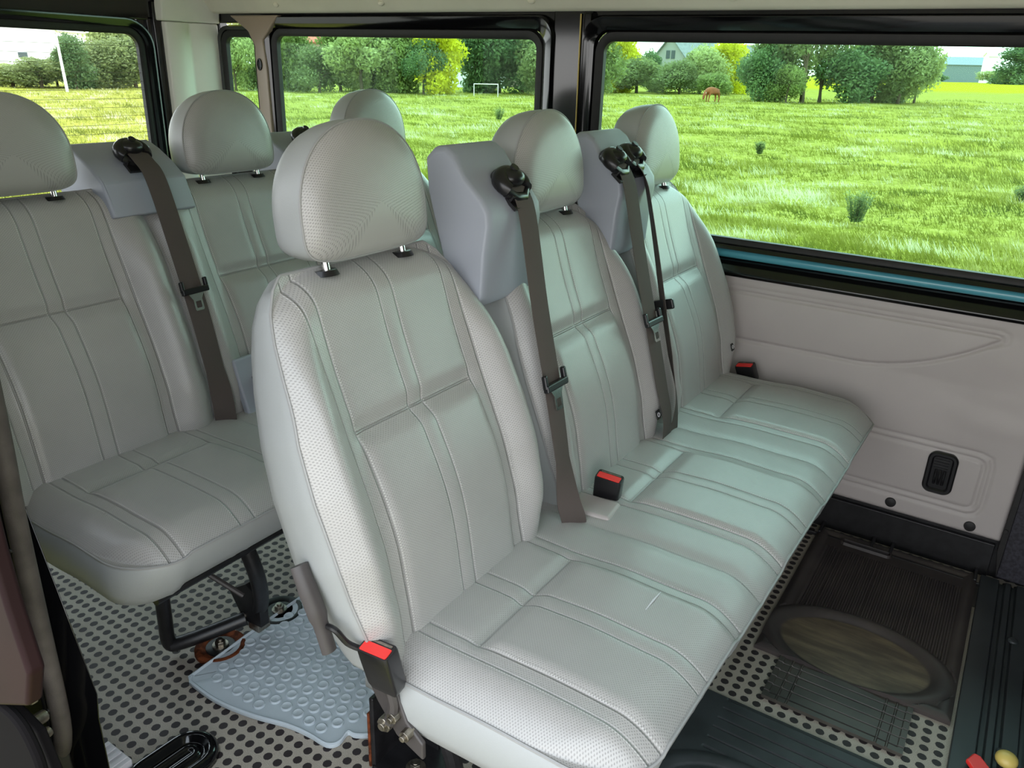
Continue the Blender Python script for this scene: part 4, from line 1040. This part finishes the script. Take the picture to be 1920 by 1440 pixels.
T = [(432, 60, 3.2, 3.6, 'bush', 'pale', 'pale bush behind the rear edge of the narrow quarter window'), (470, 62, 3.6, 4.4, 'tree', 'olive', 'grey-green tree filling the narrow quarter window'),
     (502, 63, 3.6, 4.6, 'tree', 'mid', 'tall green tree behind the painted post between the two left side windows'),
     (545, 62, 3.6, 4.3, 'tree', 'mid', 'leftmost tree seen through the middle side window'), (588, 61, 3.6, 2.8, 'bush', 'olive', 'grey-green bush in front of the orange roof'),
     (628, 63, 4.2, 4.6, 'tree', 'mid', 'rounded green tree right of the orange roof'), (668, 61, 4.4, 3.8, 'bush', 'pale', 'pale green bush above the farthest headrest'),
     (706, 64, 4.8, 4.8, 'tree', 'olive', 'tall grey-green tree in the middle of the hedge'), (752, 62, 4.4, 4.5, 'tree', 'mid', 'green tree next to the left side of the lime yellow tree'),
     (783, 60, 3.0, 3.0, 'bush', 'dark', 'dark bush at the foot of the lime yellow tree'), (812, 61, 4.4, 4.8, 'tree', 'lime', 'lime yellow tree standing out in the hedge'),
     (878, 66, 4.2, 5.0, 'tree', 'dark', 'dark blue-green tree behind the white goal frame'), (925, 67, 5.4, 4.9, 'tree', 'dark', 'broad dark green tree right of the goal frame'),
     (968, 66, 5.0, 4.6, 'bush', 'dark', 'dark dense bush near the right edge of the middle side window'), (1006, 64, 4.0, 4.0, 'bush', 'olive', 'grey-green bush at the right edge of the middle side window'),
     (1108, 70, 5, 4.6, 'tree', 'mid', 'green tree just left of the large right window'),
     (1150, 76, 4.6, 4.4, 'tree', 'lime', 'bright green tree at the left edge of the large right window'), (1182, 74, 5.0, 2.6, 'bush', 'olive', 'low grey-green bush at the left of the large right window'),
     (1206, 80, 3.6, 3.2, 'bush', 'dark', 'dark rounded bush left of the grey-roofed house'), (1232, 78, 4.4, 1.9, 'bush', 'mid', 'low bush in front of the grey-roofed house gable'),
     (1262, 74, 3.4, 2.5, 'bush', 'olive', 'grey-green bush in front of the grey-roofed house'), (1300, 76, 5.0, 3.6, 'bush', 'pale', 'pale drooping willow bush right of the grey-roofed house'),
     (1348, 78, 4.6, 3.8, 'tree', 'lime', 'bright yellow-green rounded tree above the cow'), (1328, 72, 3.0, 1.6, 'bush', 'mid', 'low green bush directly behind the cow'), (1385, 80, 3.6, 3.0, 'bush', 'dark', 'dark bush between the bright rounded tree and the willows')]
for a in T: tree(*a, group=None)
WL = [(1412, 60, 3.4, 3.6, 'bush', 'dark', 'dark leafy willow at the left end of the willow clump'), (1440, 61, 4.4, 4.6, 'tree', 'olive', 'tall grey-green willow on the left of the willow clump'),
      (1462, 58, 2.4, 2.2, 'bush', 'mid', 'small bush at the foot of the bare willow trunks'), (1492, 59, 5.4, 5.6, 'loose', 'olive', 'open willow with bare leaning trunks in the middle of the clump'),
      (1525, 60, 4.2, 5.4, 'loose', 'mid', 'second open willow right of the bare leaning trunks'), (1572, 60, 4.8, 3.8, 'bush', 'dark', 'dense dark willow bush right of the open willows'),
      (1622, 61, 5.2, 4.8, 'tree', 'olive', 'tall dense willow in the right half of the clump'), (1672, 60, 4.4, 3.9, 'bush', 'olive', 'broad grey-green willow bush near the right end of the clump'),
      (1702, 61, 3.0, 3.8, 'bush', 'pale', 'pale outermost willow at the right end of the clump')]
for a in WL: tree(*a)
RWt = [(14, 58, 4.4, 1.5, 'bush', 'pale', 'low pale bush at the left of the rear window below the white building'),
       (68, 57, 4.2, 1.9, 'bush', 'olive', 'low grey-green bush left of the white pole'), (98, 60, 3.0, 1.7, 'bush', 'mid', 'small green bush directly behind the white pole'), (133, 57, 3.0, 3.0, 'tree', 'dark', 'small dark tree just right of the white pole'),
       (168, 60, 4.4, 3.0, 'bush', 'olive', 'grey-green bush in the middle of the rear window'), (205, 62, 4.6, 3.8, 'tree', 'pale', 'pale green tree in the right half of the rear window'),
       (245, 61, 4.6, 3.2, 'bush', 'olive', 'broad bush at the right edge of the rear window'),        ]
for a in RWt: tree(*a)
for a in [(1735, 240, 7, 2.6, 'bush', 'dark', 'dark distant bush left of the far shed'), (1895, 240, 16, 10, 'tree', 'dark', 'dark distant tree at the right edge of the large window'), (1850, 255, 10, 4, 'bush', 'pale', 'pale distant bush beside the far shed'), ]: tree(*a)

# houses
MH = {'wall': plain('pale_render', srgb(150, 150, 146), .8), 'roof': plain('grey_roof', srgb(122, 126, 126), .7, nscale=3), 'oroof': plain('orange_roof', srgb(190, 96, 70), .7, nscale=3),
      'white': plain('white_render', (.86, .86, .84), .8), 'dark': plain('dark_pane', srgb(70, 80, 84), .3), 'shed': plain('blue_grey_sheet', srgb(110, 122, 130), .6), 'pinkw': plain('warm_render', srgb(180, 150, 140), .8)}
def house(px, dist, w, dp, he, hr, rz, wallm, roofm, label, wins=(), name='house', chim=False):
    gx, gy = at(px, dist); root = gempty(name, gx, gy, rz); tag(root, label, 'house' if name == 'house' else name.replace('_', ' '))
    b = MB(); b.prism([(-w/2, -.5), (w/2, -.5), (w/2, he), (0, hr), (-w/2, he)], lambda p: (p[0], -dp/2, p[1]), lambda p: (p[0], dp/2, p[1])); gpart(b, 'wall', wallm, root, smooth=False)
    sl_ = math.hypot(w/2, hr-he); b = MB()
    for s_ in (-1, 1):
        b.prism([(0, hr+.03), (s_*(w/2+.35), he-.35*(hr-he)/(w/2)+.03), (s_*(w/2+.35), he-.35*(hr-he)/(w/2)+.18), (0, hr+.18)], lambda p: (p[0], -dp/2-.3, p[1]), lambda p: (p[0], dp/2+.3, p[1]))
    gpart(b, 'roof', roofm, root, smooth=False)
    for x, z, ww, hh in wins:
        b = MB(); b.box(x-ww/2, x+ww/2, -dp/2-.06, -dp/2-.0, z, z+hh); f = gpart(b, 'window', MH['dark'], root, smooth=False)
    if chim: b = MB(); b.box(-.3, .3, .2, .8, hr-.2, hr+.9); gpart(b, 'chimney', MH['wall'], root, smooth=False)
    return root
house(1278, 104, 5.6, 9.0, 2.6, 5.6, -.75, MH['wall'], MH['roof'], 'pale house with a grey gabled roof left of centre in the large window', [(-.3, 3.2, .5, .9), (.4, 3.2, .5, .9)], chim=True)
house(1402, 112, 5, 8, 2.4, 5.0, .9, MH['wall'], MH['roof'], 'second grey roof half hidden behind the willow clump')
house(575, 95, 8, 7, 4.0, 6.0, 1.45, MH['pinkw'], MH['oroof'], 'house with an orange roof showing above the hedge')
house(862, 84, 6.0, 7, 4.2, 7.0, .35, MH['white'], MH['roof'], 'white gabled house between the lime yellow tree and the dark trees', [(-1.2, 1.8, .9, 1.1)])
house(960, 100, 12, 7, 5.2, 6.4, 1.5, MH['pinkw'], MH['wall'], 'long roof barely showing above the dark trees')
house(35, 92, 12, 9.5, 4.6, 7.4, .10, MH['white'], MH['white'], 'large sunlit white building in the rear window', [(-3.2, 1.9, .9, .5), (-.4, 3.0, .9, .5), (2.4, 1.9, .9, .5)])
house(185, 105, 7, 8, 4.0, 6.2, 1.2, MH['pinkw'], MH['white'], 'pale building behind the trees in the rear window')
house(1772, 300, 14, 19, 5.5, 8, 1.57, MH['shed'], MH['shed'], 'long blue-grey shed on the horizon at the right of the large window', name='shed')
house(1836, 272, 3, 3, 8, 9, 1.57, MH['white'], MH['white'], 'white end building beside the far blue-grey shed', name='shed')

# pole, goal, utility pole, antenna
gx, gy = at(116, 51); r = gempty('pole', gx, gy, 0); tag(r, 'thin white pole standing on the grass in the rear window', 'pole')
b = MB(); b.tube([V(0, 0, -.1), V(-.05, 0, 1.4), V(-.10, 0, 3.2)], [.085, .08, .07], 12); gpart(b, 'shaft', MH['white'], r); b = MB(); b.ball((-.10, 0, 3.2), .08, .08, .05); gpart(b, 'pole_cap', MH['white'], r)
gx, gy = at(900, 60); r = gempty('goal_frame', gx, gy, 0); tag(r, 'small white football goal frame in front of the dark trees', 'goal')
b = MB(); b.tube([V(-.85, 0, -.1), V(-.85, 0, .78)], .028, 8); gpart(b, 'goal_post', MH['white'], r); b = MB(); b.tube([V(.85, .3, -.1), V(.85, .3, .78)], .028, 8); gpart(b, 'goal_post', MH['white'], r)
b = MB(); b.tube([V(-.87, 0, .78), V(.87, .3, .78)], .028, 8); gpart(b, 'crossbar', MH['white'], r)
for px, dist, h, lab in ((1350, 90, 6.5, 'thin utility pole behind the bright rounded tree'), (602, 88, 7, 'thin utility pole beside the orange roof')):
    gx, gy = at(px, dist); r = gempty('utility_pole', gx, gy, 0); tag(r, lab, 'utility pole')
    b = MB(); b.tube([V(0, 0, -.1), V(0, 0, h)], [.10, .07], 10); gpart(b, 'shaft', M['bark'], r); b = MB(); b.tube([V(-.5, 0, h-.4), V(.5, 0, h-.4)], .04, 8); gpart(b, 'crossarm', M['bark'], r)

# cow, grazing
gx, gy = at(1322, 56); cow = gempty('cow', gx, gy, R_(38), .72); tag(cow, 'brown cow grazing in the meadow left of the willow clump', 'cow')
cm = plain('brown_hide', srgb(140, 78, 40), .8, nscale=3, namt=.12)
me = bpy.data.meshes.new('body'); pts = {'pel': ((.62, 0, 1.12), .27), 'mid': ((.15, 0, 1.05), .33), 'che': ((-.35, 0, 1.06), .31), 'wit': ((-.62, 0, 1.12), .22), 'nk': ((-.90, 0, .90), .15), 'hd': ((-1.08, 0, .58), .125), 'mz': ((-1.14, 0, .26), .085),
 'hl1': ((.72, .18, .86), .16), 'hk1': ((.84, .19, .46), .065), 'hf1': ((.76, .19, .02), .055), 'hl2': ((.72, -.18, .86), .16), 'hk2': ((.90, -.19, .46), .065), 'hf2': ((.84, -.19, .02), .055),
 'fl1': ((-.45, .17, .78), .11), 'fk1': ((-.46, .17, .42), .06), 'ff1': ((-.46, .17, .02), .05), 'fl2': ((-.45, -.17, .78), .11), 'fk2': ((-.54, -.17, .42), .06), 'ff2': ((-.58, -.17, .02), .05), 't1': ((.92, 0, 1.18), .04), 't2': ((.98, 0, .80), .025), 't3': ((.98, 0, .48), .04)}
ks = list(pts); ed = [('pel', 'mid'), ('mid', 'che'), ('che', 'wit'), ('wit', 'nk'), ('nk', 'hd'), ('hd', 'mz'), ('pel', 'hl1'), ('hl1', 'hk1'), ('hk1', 'hf1'), ('pel', 'hl2'), ('hl2', 'hk2'), ('hk2', 'hf2'), ('che', 'fl1'), ('fl1', 'fk1'), ('fk1', 'ff1'), ('che', 'fl2'), ('fl2', 'fk2'), ('fk2', 'ff2'), ('pel', 't1'), ('t1', 't2'), ('t2', 't3')]
me.from_pydata([pts[k][0] for k in ks], [(ks.index(a), ks.index(c)) for a, c in ed], [])
body = bpy.data.objects.new('body', me); COL.objects.link(body); body.parent = cow
sk = body.modifiers.new('skin', 'SKIN')
for i, k in enumerate(ks): me.skin_vertices[0].data[i].radius = (pts[k][1], pts[k][1]); me.skin_vertices[0].data[i].use_root = (i == 0)
sb = body.modifiers.new('sub', 'SUBSURF'); sb.levels = 2; sb.render_levels = 2; me.materials.append(cm)
for s_ in (-1, 1):
    b = MB(); b.ball((-1.02, s_*.15, .70), .03, .09, .045, 10, 6); gpart(b, 'ear', cm, cow)
    b = MB(); b.tube([V(-.99, s_*.07, .76), V(-.97, s_*.15, .84), V(-1.02, s_*.17, .92)], [.022, .016, .005], 8); gpart(b, 'horn', MH['white'], cow)

# weed clumps
def weed(px, dist, h, label):
    gx, gy = at(px, dist); r = gempty('weed_clump', gx, gy, 0); tag(r, label, 'plant'); b = MB(); rr = random.Random(px)
    st = MB()
    for k in range(44):
        a = rr.uniform(0, 6.28); l = rr.uniform(.08, .55)*h; H = h*rr.uniform(.7, 1.1); base = V(.35*l*math.cos(a), .35*l*math.sin(a), 0); top = V(l*math.cos(a), l*math.sin(a), H)
        st.tube([base, base*.4+top*.6+V(0, 0, .05*h), top], [.004, .003, .0015], 5)
        for q in range(16):
            t = .04+.96*q/16; p = base.lerp(top, t); a2 = q*2.4; dv = V(math.cos(a2), math.sin(a2), .5)*.060; sv = V(-math.sin(a2), math.cos(a2), 0)*.011
            b.add([p, p+dv*.5+sv, p+dv, p+dv*.5-sv], [(0, 1, 2, 3)])
    gpart(st, 'stem', LM['dark'], r); gpart(b, 'leaves', LM['olive'], r, smooth=False)
weed(1597, 11.3, .42, 'clump of tall narrow-leaved weeds standing in the near meadow in the large window')
weed(1905, 13.2, .30, 'smaller weed clump at the right edge of the large window'); weed(1415, 21, .30, 'low weed clump left of the tall weeds'); weed(925, 33, .45, 'tuft of rushes in the meadow seen through the middle side window')

# pale track on the door side
b = MB(); b.prism([(-9, -14), (12, -14), (12, -1.15), (-9, -1.15)], lambda p: (p[0], p[1], -.80), lambda p: (p[0], p[1], -.66)); struct('path', b, plain('pale_gravel', srgb(150, 142, 130), .9, nscale=30, namt=.12))
